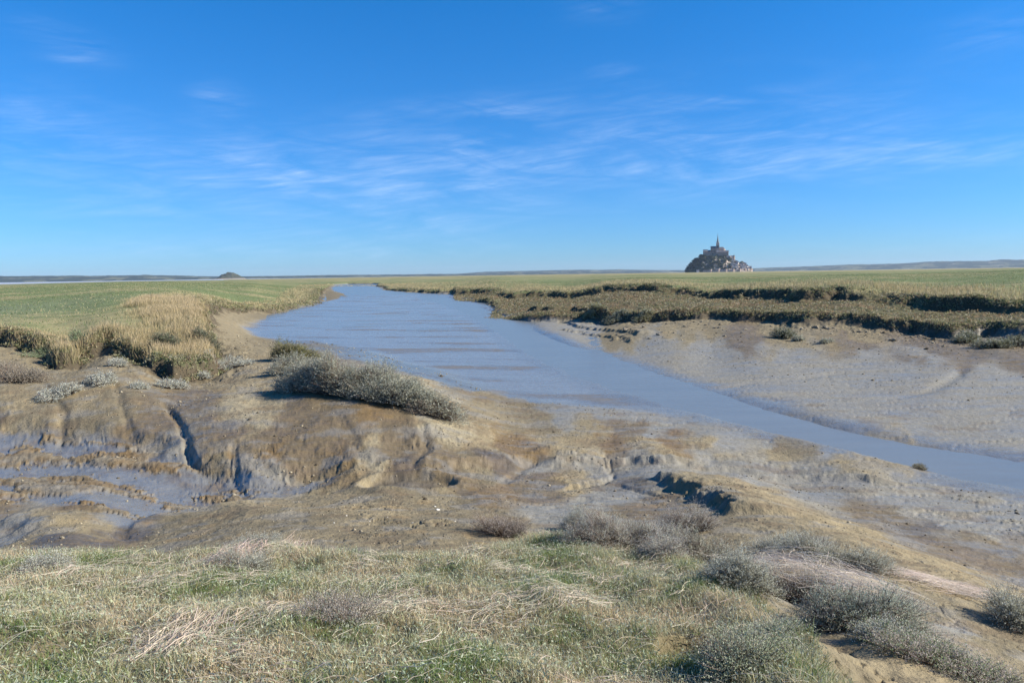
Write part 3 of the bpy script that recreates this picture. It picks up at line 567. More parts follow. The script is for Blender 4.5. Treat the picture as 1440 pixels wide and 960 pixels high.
# ------------------------------------------------------------------ shrubs
def shrub(name, label, cat, px, py, wpx, dpt, h, twigs, leaf=.02, pal=((.23, .24, .19),), group=None, rot=0., tw=.16, lpt=16, bare=.0, up=.6, wood=(.17, .13, .10), lw=.42, path=None, fill=1.0):
    x0, y0, z0 = G(px, py); dist = math.hypot(x0, y0, CAMZ - z0)
    rx = wpx * .5 / F * dist; ry = dpt * .5
    root = bpy.data.objects.new(name, None); COL.objects.link(root); root.location = (x0, y0, z0); tag(root, label, cat, group); root.empty_display_size = .2
    n = twigs
    # start points spread through a dome with a lumpy outline
    a = rng.uniform(0, 2 * np.pi, n); u = rng.uniform(0, 1, n) ** .55; ez = rng.uniform(0, 1, n)
    ex = np.cos(a) * u; ey = np.sin(a) * u
    ns = int(np.clip(wpx / 14, 3, 14)); sa = rng.uniform(0, 2 * np.pi, ns); su = rng.uniform(0, 1, ns) ** .5 * .72
    scx, scy = np.cos(sa) * su, np.sin(sa) * su
    if wpx >= 105: scx = np.linspace(-.82, .82, ns); scy = rng.uniform(-.4, .4, ns)
    srad = rng.uniform(.3, .5, ns) * (1.25 if ns < 5 else 1.0); sh = rng.uniform(.55, 1.15, ns) * (1.1 - .45 * su)
    si = rng.choice(ns, n, p=(srad ** 2 * sh) / (srad ** 2 * sh).sum()); lx = (scx[si] + ex * srad[si]) * rx; ly = (scy[si] + ey * srad[si]) * ry
    cr, sr = math.cos(rot), math.sin(rot)
    gx = x0 + lx * cr - ly * sr; gy = y0 + lx * sr + ly * cr
    gz = H(gx, gy)
    lum = 1 + .8 * fbm(gx / max(h, .2) * 1.7 + px, gy / max(h, .2) * 1.7 + py, 4, 91)
    top = h * sh[si] * lum * np.clip(1 - u ** 2.6, .06, 1) ** .6
    f = .25 + .75 * ez ** .6
    S_ = np.stack([gx, gy, gz + top * f * .82], 1)
    outd = np.stack([(ex * cr - ey * sr), (ex * sr + ey * cr), np.full(n, up)], 1) * np.array([1, 1, 1.])
    dirs = unit(outd + rng.normal(0, .5, (n, 3))); dirs[:, 2] = np.abs(dirs[:, 2]) * .8 + .1; dirs = unit(dirs)
    ll = tw * rng.uniform(.5, 1.5, n) * (1 + .5 * (rng.uniform(0, 1, n) < .12))
    pal = np.array(pal); pc = pal[rng.integers(0, len(pal), n)] * (1 + rng.normal(0, .14, (n, 1)))
    # leaves along every twig
    fol = Acc(); nl = int(lpt)
    keep = rng.uniform(0, 1, n) > bare
    Ps, As, Bs, Cs = [], [], [], []
    for j in range(nl):
        t = (j + rng.uniform(0, 1, n)) / nl
        p = S_ + dirs * (ll * t)[:, None] + rng.normal(0, .004, (n, 3)); p[:, 2] -= .15 * ll * t * t
        ad = unit(dirs * .8 + rng.normal(0, .75, (n, 3))); bd = unit(np.cross(ad, rng.normal(0, 1, (n, 3))))
        s = leaf * rng.uniform(.6, 1.25, n)
        Ps.append(p[keep]); As.append((ad * s[:, None])[keep]); Bs.append((bd * (s * lw)[:, None])[keep]); Cs.append(np.clip(pc * (1 + rng.normal(0, .10, (n, 1))), .01, .8)[keep])
    leaves(fol, np.concatenate(Ps), np.concatenate(As), np.concatenate(Bs), np.concatenate(Cs))
    fol.build('foliage', LEAF, root, (x0, y0, z0))
    st = Acc(); t = np.linspace(0, 1, 4)
    b0 = np.stack([x0 + (gx - x0) * .45, y0 + (gy - y0) * .45], 1); b0 = np.concatenate([b0, H(b0[:, 0], b0[:, 1])[:, None] - .01], 1)
    E = S_ + dirs * ll[:, None]; E[:, 2] -= .15 * ll
    P = (1 - t)[None, :, None] ** 2 * b0[:, None] + 2 * (t * (1 - t))[None, :, None] * (b0 * .25 + S_ * .75)[:, None] + (t ** 2)[None, :, None] * E[:, None]
    k = rng.uniform(0, 1, n) < (.5 if bare == 0 else 1.0)
    r0 = leaf * .14
    tubes(st, P[k], np.repeat(np.array([[1.5, 1.0, .8, .35]]) * r0, k.sum(), 0), vary(wood, k.sum(), .2))
    st.build('stem', WOOD, root, (x0, y0, z0))
    return root
GREY = ((.44, .44, .35), (.36, .36, .27), (.50, .49, .39), (.30, .30, .22)); SILV = ((.60, .60, .51), (.52, .52, .43), (.46, .45, .37)); OLIV = ((.28, .26, .10), (.22, .22, .10), (.33, .29, .14))
PINK = ((.48, .42, .36), (.41, .36, .31), (.54, .47, .40)); DKG = ((.14, .15, .085), (.18, .18, .11), (.22, .23, .15)); GRN = ((.24, .30, .16), (.30, .34, .21))
# ------------------------------------------------------------------ BUILD SECTION MARK
def in_frame(x, y, m=2.5): return np.abs(np.degrees(np.arctan2(x, y))) < 34.7 + m
def scatter_polar(n, r0, r1, a0=-37, a1=37, pw=1.0):
    """uniform over the area when pw = 1"""
    a = np.radians(rng.uniform(a0, a1, n)); u = rng.uniform(0, 1, n) ** pw; r = np.sqrt(r0 ** 2 + u * (r1 ** 2 - r0 ** 2))
    return np.sin(a) * r, np.cos(a) * r
def on(x, y, dz=0): return np.stack([x, y, H(x, y) + dz], 1)

def along(pts, n, sig, wpow=1.0, rmax=400):
    P = smooth_poly(np.array(pts), 1)[:-2]; P = P[np.hypot(P[:, 0], P[:, 1]) < rmax]
    a, b = P[:-1], P[1:]; ln = np.hypot(*(b - a).T); ok = ln < 60; a, b, ln = a[ok], b[ok], ln[ok]
    wt = ln / np.hypot(*((a + b) / 2).T) ** wpow; i = rng.choice(len(a), n, p=wt / wt.sum()); q = a[i] + (b[i] - a[i]) * rng.uniform(0, 1, (n, 1))
    rr_ = np.hypot(*q.T); q = q + rng.normal(0, 1, (n, 2)) * (sig * (1 + rr_ / 80))[:, None]
    return q[:, 0], q[:, 1]
# ---------------------------------------------------------------- turf of the near bank
x, y = scatter_polar(330000, 2.0, 9.0, pw=1.25)
k = sdist(x, y, BANK) + .25 * fbm(x * 1.5, y * 1.5, 3, 102) > -.04
x, y = x[k], y[k]
bare = fbm(x * 1.1 + 5, y * 1.1, 3, 103)
rightness = ss(.6, 2.4, x - .15 * (y - 3))
k = rng.uniform(0, 1, len(x)) < np.clip(1.1 - rightness * 1.0 - .6 * ss(.25, .6, bare), .05, 1)
k2 = np.ones(len(x), bool)
for hpx, hpy, hz_, ha, hb in ((428, 862, 2.15, .21, .19), (985, 908, 2.2, .20, .17), (215, 795, 2.0, .08, .06), (560, 905, 2.2, .09, .07)):
    qx, qy = UP(hpx, hpy, hz_); k2 &= ((x - qx) / ha) ** 2 + ((y - qy) / hb) ** 2 > 1.0
k &= k2
x, y, rightness, pdm = x[k], y[k], rightness[k], 0; n = len(x); print('turf', n)
pg = fbm(x * 1.4, y * 1.4, 4, 104); pd = fbm(x * 2.3, y * 2.3, 3, 105)
kind = pg * 1.35 + rng.normal(0, .2, n)
cg = np.array([.16, .23, .085]); cp = np.array([.42, .42, .28]); cs = np.array([.55, .47, .34]); cd = np.array([.24, .21, .09])
colr = np.where((kind > .30)[:, None], cg, np.where((kind > -.26)[:, None], cp, cs))
colr = np.where((rng.uniform(0, 1, n) < .16)[:, None], cd, colr)
colr = np.clip(colr * np.array([1.05, 1.01, .92]) * (1 + rng.normal(0, .2, (n, 1))) * (1 + rng.normal(0, .05, (n, 3))), .01, .8)
hh = rng.uniform(.035, .085, n) * (1 + .6 * pd) * (1 - .35 * rightness) * (1 + .5 * np.exp(-(sdist(x, y, BANK) / .3) ** 2))
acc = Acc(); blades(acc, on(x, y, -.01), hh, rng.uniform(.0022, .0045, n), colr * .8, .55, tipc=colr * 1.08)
# sea purslane like leaflets in the sward
m = rng.uniform(0, 1, n) < .35; P = on(x[m], y[m], 0); P[:, 2] += rng.uniform(.01, .07, m.sum())
leaves(acc, P, unit(rng.normal(0, 1, (m.sum(), 3)) + [0, 0, .6]) * rng.uniform(.012, .024, (m.sum(), 1)), unit(rng.normal(0, 1, (m.sum(), 3))) * .006, vary((.36, .39, .28), m.sum(), .2))
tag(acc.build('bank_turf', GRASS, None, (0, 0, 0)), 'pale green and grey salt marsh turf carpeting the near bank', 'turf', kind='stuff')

# dead stems lying over the turf in combed swathes
def litter(name, x, y, Ls, wd, col, arch, flow, dz=.03, tiltz=0., parent=None, base=(0, 0, 0), jit=.5):
    n = len(x); a = flow + rng.normal(0, jit, n); t = np.linspace(-.5, .5, 5)
    bend = rng.normal(0, .35, n)
    dx = np.cos(a)[:, None] * Ls[:, None] * t - np.sin(a)[:, None] * (bend * Ls)[:, None] * t ** 2
    dy = np.sin(a)[:, None] * Ls[:, None] * t + np.cos(a)[:, None] * (bend * Ls)[:, None] * t ** 2
    px, py = x[:, None] + dx, y[:, None] + dy
    pz = H(px, py) + rng.uniform(.3, 1, n)[:, None] * dz + arch * Ls[:, None] * (.25 - t ** 2) * rng.uniform(0, 1.6, n)[:, None] + (tiltz * rng.normal(0, 1, n) * Ls)[:, None] * np.maximum(t, 0)
    side = np.stack([-np.sin(a), np.cos(a), rng.normal(0, .5, n)], 1); side = unit(side)
    acc = Acc(); ribbons(acc, np.stack([px, py, pz], -1), side, wd[:, None] * (1 - .75 * (t + .5) ** 3)[None], col)
    return acc.build(name, STRAW, parent, base)
x, y = scatter_polar(60000, 2.0, 8.0, pw=1.2)
sw = fbm(x * 1.15 + 20, y * 1.15, 4, 111)
k = (np.hypot(x + .93, y - 3.3) > .0) & (sdist(x, y, BANK) > .1) & (rng.uniform(0, 1, len(x)) < .07 + .95 * ss(.05, .45, sw) ) & (rng.uniform(0, 1, len(x)) < 1 - .9 * ss(.9, 2.2, x))
x, y = x[k], y[k]; n = len(x); print('litter', n)
fl = .35 + 1.9 * fbm(x * .6, y * .6, 3, 112)
o = litter('dead_stems', x, y, rng.uniform(.05, .20, n), rng.uniform(.0016, .0034, n), vary((.50, .43, .33), n, .2, .04), .35, fl, .055, .25, jit=.55)
tag(o, 'tangle of dry straw coloured dead stems lying over the near turf', 'dead grass', kind='stuff')

# ---------------------------------------------------------------- tall dry grass on the left bank
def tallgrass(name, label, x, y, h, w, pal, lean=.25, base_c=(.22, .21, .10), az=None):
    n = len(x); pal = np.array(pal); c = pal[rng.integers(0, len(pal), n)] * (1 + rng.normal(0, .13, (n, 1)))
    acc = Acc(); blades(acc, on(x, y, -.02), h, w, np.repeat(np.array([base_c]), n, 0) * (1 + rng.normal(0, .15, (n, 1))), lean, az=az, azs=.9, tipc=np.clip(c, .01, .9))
    return tag(acc.build(name, GRASS, None, (0, 0, 0)), label, 'grass', kind='stuff')
GOLD = ((.62, .46, .28), (.55, .41, .23), (.68, .53, .34), (.48, .35, .20))
x, y = scatter_polar(330000, 26, 58, -39, -19)
sd = MS(x, y); az = np.degrees(np.arctan2(x, y))
lim = np.interp(az, [-37, -33.5, -30, -26, -23.5, -22], [0, 1.5, 3.2, 5, 5.5, 4])
lm = lim + 3 * fbm(x * .16, y * .16, 4, 121); dd_ = ss(0, 4.5, lm - sd)
k = (sd > -.15) & (rng.uniform(0, 1, len(x)) < dd_ * (.6 + .6 * fbm(x * .6, y * .6, 3, 122)))
x, y, sd, dd_ = x[k], y[k], sd[k], dd_[k]; print('gold', len(x))
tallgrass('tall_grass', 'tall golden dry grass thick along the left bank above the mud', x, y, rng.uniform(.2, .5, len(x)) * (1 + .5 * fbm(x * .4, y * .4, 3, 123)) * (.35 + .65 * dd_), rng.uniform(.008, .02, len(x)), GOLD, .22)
# rim of grass further along both banks
x, y = along(MARSH[:51], 420000, 4.5, 1.1)
sd = MS(x, y); r = np.hypot(x, y); az = np.degrees(np.arctan2(x, y))
k = (sd > .1) & in_frame(x, y) & (rng.uniform(0, 1, len(x)) < .45 + .75 * fbm(x * .10, y * .13, 4, 125)) & ((az > -21) | (r > 60)) & ((az > -14) | (sd < 1.6 + .03 * r))
x, y, r = x[k], y[k], r[k]; print('rim', len(x))
RG = ((.56, .44, .26), (.48, .38, .21), (.62, .50, .32), (.34, .32, .15), (.50, .37, .22))
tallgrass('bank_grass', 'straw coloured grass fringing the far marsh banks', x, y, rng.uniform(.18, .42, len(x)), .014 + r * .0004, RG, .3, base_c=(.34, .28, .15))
# short tufts over the open marsh
x, y = scatter_polar(240000, 32, 260, -37, 37, pw=1.5)
sd = MS(x, y); r = np.hypot(x, y); k = (sd > 1.5); x, y, r = x[k], y[k], r[k]; n = len(x); print('tufts', n)
g = fbm(x * .06, y * .08, 4, 126) + rng.normal(0, .25, n)
c = np.where((g > .3)[:, None], np.array([.44, .36, .20]), np.where((g > -.35)[:, None], np.array([.16, .21, .085]), np.array([.21, .24, .14]))) * (1 + rng.normal(0, .15, (n, 1)))
acc = Acc(); blades(acc, on(x, y, -.02), rng.uniform(.05, .14, n), .012 + r * .0005, c, .5)
tag(acc.build('marsh_turf', GRASS, None, (0, 0, 0)), 'short green salt marsh pasture behind the river banks', 'turf', kind='stuff')

# ---------------------------------------------------------------- leafy ground cover on banks and terrace
def cover(name, label, x, y, h, leaf, pal, per=9, spread=.12):
    n = len(x); pal = np.array(pal); z = H(x, y); acc = Acc()
    pc = pal[rng.integers(0, len(pal), n)] * (1 + rng.normal(0, .16, (n, 1)))
    for j in range(per):
        f = rng.uniform(0, 1, n) ** .6
        P = np.stack([x + rng.normal(0, 1, n) * spread * h / .3, y + rng.normal(0, 1, n) * spread * h / .3, z + h * f], 1)
        s = leaf * rng.uniform(.6, 1.4, n)
        Ad = unit(rng.normal(0, 1, (n, 3)) + np.array([0, 0, .9])); Bd = unit(np.cross(Ad, rng.normal(0, 1, (n, 3))))
        leaves(acc, P, Ad * s[:, None], Bd * (s * .5)[:, None], np.clip(pc * (1 + rng.normal(0, .12, (n, 1))), .01, .8))
    return tag(acc.build(name, LEAF, None, (0, 0, 0)), label, 'ground cover', kind='stuff')
x, y = scatter_polar(160000, 36, 210, -5, 37, pw=1.5)
sd = TS(x, y); sm = MS(x, y); r = np.hypot(x, y)
pt = fbm(x * .35, y * .5, 4, 131)
k = (sd > -.1) & (sm < .3) & (rng.uniform(0, 1, len(x)) < .45 + .8 * pt + .5 * np.exp(-(sd / 1.2) ** 2))
x, y, r, sd = x[k], y[k], r[k], sd[k]; print('terrace', len(x))
h = (.04 + .24 * np.maximum(fbm(x * .45, y * .6, 4, 132) + .05, 0) + .05 * np.exp(-((sd - .3) / 1.0) ** 2)) * rng.uniform(.6, 1.2, len(x))
TP = ((.33, .28, .15), (.24, .22, .11), (.38, .32, .20), (.34, .24, .14), (.19, .18, .085), (.44, .39, .27), (.28, .19, .12), (.15, .14, .07))
cover('terrace_plants', 'low olive and grey salt marsh plants covering the lower river terrace', x, y, h, .035 + r * .0009, TP, 8)
# dark fringe at the lip of the marsh
x, y = along(MARSH[:51], 80000, 1.0, 1.2, 230)
x2, y2 = along(TERR[:23], 22000, .8, 1.0, 200); x = np.concatenate([x, x2]); y = np.concatenate([y, y2])
sd = MS(x, y); st_ = TS(x, y); r = np.hypot(x, y)
k = (((sd > -.35 + .3 * fbm(x * .5, y * .5, 3, 135)) & (sd < .8 + .004 * r)) | ((st_ > -.2) & (st_ < .9) & (sd < -1))) & (fbm(x * .3, y * .3, 3, 133) > -.8) & in_frame(x, y, 4); x, y, r, sd = x[k], y[k], r[k], sd[k]; print('fringe', len(x))
h = (.03 + .17 * np.maximum(fbm(x * .6, y * .6, 3, 134) + .25, 0)) * rng.uniform(.5, 1.2, len(x))
k = rng.uniform(0, 1, len(x)) < .55 + .9 * fbm(x * .16, y * .16, 3, 136); x, y, r, h = x[k], y[k], r[k], h[k]
cover('bank_edge_plants', 'dark green leafy plants hanging over the marsh bank edge', x, y, h, .04 + r * .0009, ((.24, .24, .12), (.18, .19, .09), (.32, .30, .17), (.28, .21, .13), (.38, .34, .22)), 8)

# ---------------------------------------------------------------- shrubs, each a thing
def S(label, px, py, wpx, dpt, h, twigs, leaf=.02, pal=GREY, name='salt_marsh_shrub', cat='shrub', **kw): return shrub(name, label, cat, px, py, wpx, dpt, h, twigs, leaf, pal, **kw)
S('long dense grey green shrub on the mud headland, its crown overhanging a dark hollow', 508, 558, 250, 1.4, .82, 12500, .03, GREY, rot=-.45, tw=.20, lpt=11)
S('olive green shrub with dark shaded side at the left end of the long grey shrub', 408, 506, 72, 1.2, .85, 2300, .036, OLIV + DKG[:1], rot=0, tw=.2, lpt=10)
S('grey shrub between the olive shrub and the long shrub on the headland', 430, 524, 90, 1.1, .6, 3000, .03, GREY, tw=.2, lpt=11)
S('dry grey root mound of matted stems at the right foot of the long shrub', 612, 586, 80, .9, .42, 1500, .03, ((.36, .32, .25), (.30, .27, .20), (.26, .22, .16)), tw=.16, lpt=7, up=.2)
S('small silvery shrub on bare mud just left of the long headland shrub', 392, 523, 30, .5, .32, 420, .034, SILV, tw=.13, lpt=9)
S('tiny silvery shrub below the dark side of the long headland shrub', 415, 550, 28, .4, .26, 350, .03, SILV, tw=.12, lpt=9)
PALE = 'pale silvery shrubs on the left mud slope'
for lab, px, py, w_, h in [
    ('pale shrub patch nearest the long headland shrub, rightmost on the left mud slope', 320, 517, 66, .36), ('low pale shrub in two lobes, second from the right on the left mud slope', 250, 547, 54, .34),
    ('small pale shrub joined to the right side of the two lobed one', 283, 533, 24, .22), ('faint low pale shrub patch left of the two lobed one', 195, 546, 26, .1),
    ('small pale shrub highest on the left mud slope, under the grassy bank', 170, 514, 34, .3), ('pale spreading shrub in the middle of the left mud slope', 142, 540, 46, .34),
    ('broad pale shrub lowest and leftmost on the left mud slope', 92, 555, 62, .34)]:
    S(lab, px, py, w_ * .8, w_ / 55, h, int(w_ * 13), .032, SILV, tw=.12, lpt=9, group=PALE)
S('straw grey matted tussock at the left edge under the marsh bank', 18, 534, 90, 1.2, .42, 1300, .035, ((.36, .31, .24), (.30, .26, .20)), tw=.2, lpt=7)
S('bright green low plant patch on the left mud shelf below the bank', 45, 500, 60, 1.2, .16, 500, .04, GRN, tw=.12, lpt=8)
S('bright green plant hanging down the left bank face', 108, 482, 26, 1.0, .5, 500, .05, GRN, tw=.15, lpt=8)
S('dark bushy overhang at the right corner of the left marsh bank', 238, 491, 34, 1.4, .8, 1500, .05, DKG, tw=.22, lpt=9)
S('dark green shrub beside the corner of the left bank, under the golden grass', 284, 484, 36, 1.2, .7, 1200, .05, DKG, tw=.2, lpt=9)
# right bank
S('olive grey bush at the left end of the lower terrace, beside the mud cracks', 835, 438, 40, 2.0, .55, 900, .08, GREY[:2] + OLIV, tw=.25, lpt=8)
S('low dark bush in front of the terrace above the black mud cracks', 868, 448, 50, 1.6, .5, 1000, .07, GREY[:2] + DKG, tw=.22, lpt=8)
S('small bush between the terrace and the brown mud, right of the cracks', 905, 452, 34, 1.4, .4, 700, .06, GREY[:2] + OLIV, tw=.2, lpt=8)
S('dark low shrub on the brown mud below the terrace, left of centre', 1098, 474, 40, 1.3, .45, 700, .055, DKG + GREY[:2], tw=.2, lpt=8)
S('small grey shrub lower on the mud beside the dark low shrub', 1118, 480, 20, .8, .25, 260, .05, GREY, tw=.15, lpt=8)
S('dark shrub near the right frame edge on the brown mud', 1360, 480, 44, 1.5, .45, 800, .055, DKG + GREY[:2], tw=.2, lpt=8)
S('wide dark shrub at the far right on the brown mud', 1408, 487, 62, 1.5, .5, 1100, .055, DKG + GREY[:2], tw=.2, lpt=8)
S('tiny grey plant alone on the mud right of the dark low shrub', 1165, 482, 16, .6, .2, 160, .05, GREY, tw=.12, lpt=8)
S('small rounded tuft standing alone at the edge of the river', 1298, 661, 20, .3, .15, 220, .018, ((.28, .25, .17), (.22, .20, .13)), tw=.06, lpt=8)
# near edge
S('bare twiggy pinkish grey shrub standing up from the turf edge in the centre', 708, 752, 76, .4, .30, 1200, 0.0086, PINK, tw=.11, lpt=12, bare=.1, up=1.0)
S('upright silvery shrub at the turf edge right of the centre', 815, 748, 56, .35, .30, 1000, 0.0094, SILV + GREY[:1], tw=.10, lpt=13, up=1.1)
S('wide silver grey shrub bank along the turf edge, in front of the dark scarp', 895, 768, 150, .6, .27, 4200, 0.0094, SILV + PINK, tw=.10, lpt=13, up=.9)
S('rounded pinkish grey bush beside the dark scarp', 968, 750, 84, .5, .32, 2000, 0.0086, PINK + SILV[:1], tw=.10, lpt=13, up=1.0)
S('dark grey shrub with shaded left side running down from the turf', 1000, 800, 110, .55, .26, 2800, 0.0094, GREY + PINK[:1], tw=.10, lpt=13, up=.8, rot=-.5)
S('silvery rounded bush, left one of the row on the sand ridge', 1080, 777, 60, .35, .24, 1500, 0.0094, SILV, tw=.09, lpt=13)
S('long silvery bush, right one of the row on the sand ridge', 1165, 795, 120, .42, .24, 3000, 0.0094, SILV + GREY[:2], tw=.10, lpt=13, rot=-.3)
S('large green grey leafy shrub under the dead straw at lower right', 1215, 882, 118, .4, .27, 2900, 0.0108, ((.38, .42, .33), (.46, .48, .39), (.32, .35, .27), (.46, .40, .34)), tw=.11, lpt=13, rot=-.2)
S('dark twiggy shrub below the dead straw, left of the large leafy shrub', 1125, 845, 110, .35, .2, 1885, 0.0079, PINK + GREY[:1], tw=.10, lpt=11, bare=.3, rot=-.3)
S('dark grey leafy bush cut by the right frame edge, casting a long shadow', 1436, 880, 78, .45, .28, 2175, 0.0108, GREY + SILV[:1], tw=.11, lpt=13)
S('low pinkish green shrub at the bottom right corner', 1335, 940, 130, .4, .10, 2175, 0.0101, PINK + GRN, tw=.09, lpt=12, rot=-.3)
S('pale green spiky shrub at the bottom edge where turf meets sand', 1040, 938, 84, .4, .12, 1305, 0.0094, ((.42, .44, .31), (.34, .38, .24), (.50, .47, .36)), tw=.11, lpt=12, up=1.0)
S('twiggy pinkish shrub beside a dark hole in the near turf', 480, 872, 90, .4, .13, 870, 0.0079, PINK + GREY[:1], tw=.10, lpt=11, up=.9)
S('grey leafy shrub at the back of the turf, above the dark hole', 345, 800, 60, .35, .16, 870, 0.0086, SILV + GREY[:2], tw=.08, lpt=12)
S('grey leafy shrub left of the pink straw swathe at the turf edge', 352, 772, 74, .35, .16, 1015, 0.0086, SILV, tw=.08, lpt=12)
S('small pale shrub at the turf edge on the far left', 60, 800, 50, .3, .12, 580, 0.0086, SILV, tw=.07, lpt=12)

S('pale scruffy shrub leaning over the turf edge, left of the pinkish bush', 860, 752, 66, .4, .24, 1500, .0094, SILV + PINK[:1], tw=.09, lpt=13, up=1.0)
S('matted silver shrub in the turf just below the pinkish bush', 935, 782, 90, .4, .2, 2000, .0094, SILV + PINK, tw=.09, lpt=13)
S('low scruffy shrub where the turf edge meets the sand, above the dead straw', 1040, 822, 90, .4, .2, 2000, .0094, SILV + GREY[:2], tw=.09, lpt=13, rot=-.5)
S('small silver shrub between the two bushes of the ridge row', 1118, 786, 50, .3, .18, 1000, .0094, SILV, tw=.08, lpt=13)
S('thin pale shrub low on the sand between the leafy shrub and the corner shrub', 1275, 915, 90, .35, .13, 1500, .0094, SILV + GRN[:1], tw=.08, lpt=13, rot=-.5)
S('low grey green plant patch on sandy ground beside the bottom edge', 1110, 905, 80, .4, .07, 900, .009, GREY + GRN, tw=.06, lpt=12)
# ---------------------------------------------------------------- dead straw swathes
def swathe(label, p0, p1, wid, n, Lm, hh, col, dens_j=.25, wd=.0028, lift=0.):
    x0, y0, z0 = G(*p0); x1, y1, z1 = G(*p1); d = np.array([x1 - x0, y1 - y0]); ln = np.hypot(*d); a = math.atan2(d[1], d[0])
    t = rng.uniform(.0, 1, n); s = rng.normal(0, wid * .4, n)
    x = x0 + d[0] * t - math.sin(a) * s; y = y0 + d[1] * t + math.cos(a) * s
    o = litter('straw_swathe', x, y, rng.uniform(.5, 1.2, n) * Lm, rng.uniform(.7, 1.3, n) * wd, vary(col, n, .16, .03), .25, np.full(n, a), hh, .15, None, (0, 0, 0), dens_j)
    tag(o, label, 'dead straw'); o.location.z = lift; return o
swathe('bleached dead straw combed over the dark twiggy shrub at lower right', (1060, 812), (1240, 862), .42, 1100, .5, .10, (.68, .59, .48), .42, .0024, lift=.09)
swathe('pinkish dead straw trailing across the sand at right', (1215, 800), (1395, 842), 0.30, 800, .35, .04, (.60, .50, .41), .4, .0022)
swathe('pink dead straw swathe at the turf edge on the left', (315, 795), (415, 768), .20, 900, .45, .06, (.62, .47, .38))
0 and swathe('flattened straw swathe on the turf at lower left', (60, 935), (170, 905), .16, 170, .45, .05, (.60, .48, .36))
swathe('flattened straw patch in the near turf, lower left of the dark hole', (225, 925), (290, 868), .22, 300, .22, .05, (.58, .48, .37))

# ---------------------------------------------------------------- crumbs of mud and plant litter strewn over the banks
x, y = scatter_polar(150000, 7, 46, -37, 37, pw=1.6)
z_ = H(x, y); r = np.hypot(x, y); cl = fbm(x * .55, y * .8, 4, 171) + .5 * fbm(x * 2.5, y * 3, 2, 172)
k = (MS(x, y) < -.8) & (sdist(x, y, BANK) < -.15) & (z_ > .03) & (rng.uniform(0, 1, len(x)) < ss(.0, .7, cl) * .5 * (1 - .8 * (sdist(x, y, RIVER) > -60) * (x > 3) * (y > 14)) * (1 - .5 * (r > 25)) + .02 + .35 * (x > 0) * np.exp(-((TS(x, y) + 1.5) / 1.5) ** 2))
x, y, z_ = x[k], y[k], z_[k]; n = len(x); r = np.hypot(x, y); print('crumbs', n)
sz = np.exp(rng.normal(0, .45, n)) * (.0028 + .00045 * r); O6 = np.array([[1, 0, 0], [0, 1, 0], [-1, 0, 0], [0, -1, 0], [0, 0, 1], [0, 0, -1]], float)
V = O6[None] * (sz[:, None, None] * rng.uniform(.6, 1.5, (n, 6, 1))) * np.array([1.25, 1.25, .8]); a = rng.uniform(0, 6.28, n); V = np.stack([V[..., 0] * np.cos(a)[:, None] - V[..., 1] * np.sin(a)[:, None], V[..., 0] * np.sin(a)[:, None] + V[..., 1] * np.cos(a)[:, None], V[..., 2]], -1) + np.stack([x, y, z_ + sz * .15], 1)[:, None]
T8 = np.array([[0, 1, 4], [1, 2, 4], [2, 3, 4], [3, 0, 4], [1, 0, 5], [2, 1, 5], [3, 2, 5], [0, 3, 5]])
acc = Acc(); cc = np.array([[.22, .19, .14], [.14, .115, .08], [.28, .24, .17], [.10, .08, .055]])[rng.integers(0, 4, n)] * (1 + rng.normal(0, .15, (n, 1)))
acc.add(V.reshape(-1, 3), (np.arange(n)[:, None, None] * 6 + T8).reshape(-1, 3), np.repeat(np.clip(cc, .02, .8), 6, 0))
tag(acc.build('mud_crumbs', WOOD, None, (0, 0, 0)), 'fine crumbs of mud and litter strewn over the bare banks', 'mud crumbs', kind='stuff')
# ---------------------------------------------------------------- mud clods, shells
def rock_mesh(name, mat, s=1., seed=0, sub=2, flat=.6):
    import bmesh
    bm = bmesh.new(); bmesh.ops.create_icosphere(bm, subdivisions=sub, radius=1.0)
    for v in bm.verts:
        c = v.co; k_ = 1 + .35 * float(perlin(np.array([c.x * 1.3 + seed]), np.array([c.y * 1.3 + c.z * 1.7]), seed)[0]) * 1.6
        v.co = Vector((c.x * k_ * s, c.y * k_ * s, c.z * k_ * s * flat))
    me = bpy.data.meshes.new(name); bm.to_mesh(me); bm.free(); me.materials.append(mat); return me
CLOD = plain_mat('dry_mud', (.20, .17, .125), .9, .2, 6.); clods = [rock_mesh('mud_clod', CLOD, 1, i * 3) for i in range(5)]
i = 0; tries = 0
while i < 70 and tries < 5000:
    tries += 1
    px = rng.uniform(880, 1438); py = np.interp(px, [880, 960, 1200, 1440], [462, 450, 462, 470]) + abs(rng.normal(0, 9)) + 1
    x, y, z = G(px, py)
    if sdist(np.array([x]), np.array([y]), TERR)[0] > -.6: continue
    s = float(np.exp(rng.normal(-2.5, .4))); o = link('mud_clod', clods[i % 5]); o.location = (x, y, z + s * .12); o.scale = (s * rng.uniform(.8, 1.6), s, s * rng.uniform(.6, 1)); o.rotation_euler = (rng.uniform(-.4, .4), rng.uniform(-.4, .4), rng.uniform(0, 6.3))
    tag(o, 'lump of dried mud fallen below the dark terrace cliff', 'mud clod', 'fallen mud clods under the terrace cliff'); i += 1
SHELL = plain_mat('shell', (.62, .58, .5), .5, .1, 20.); shl = rock_mesh('pebble', SHELL, 1, 4, 2, .4)
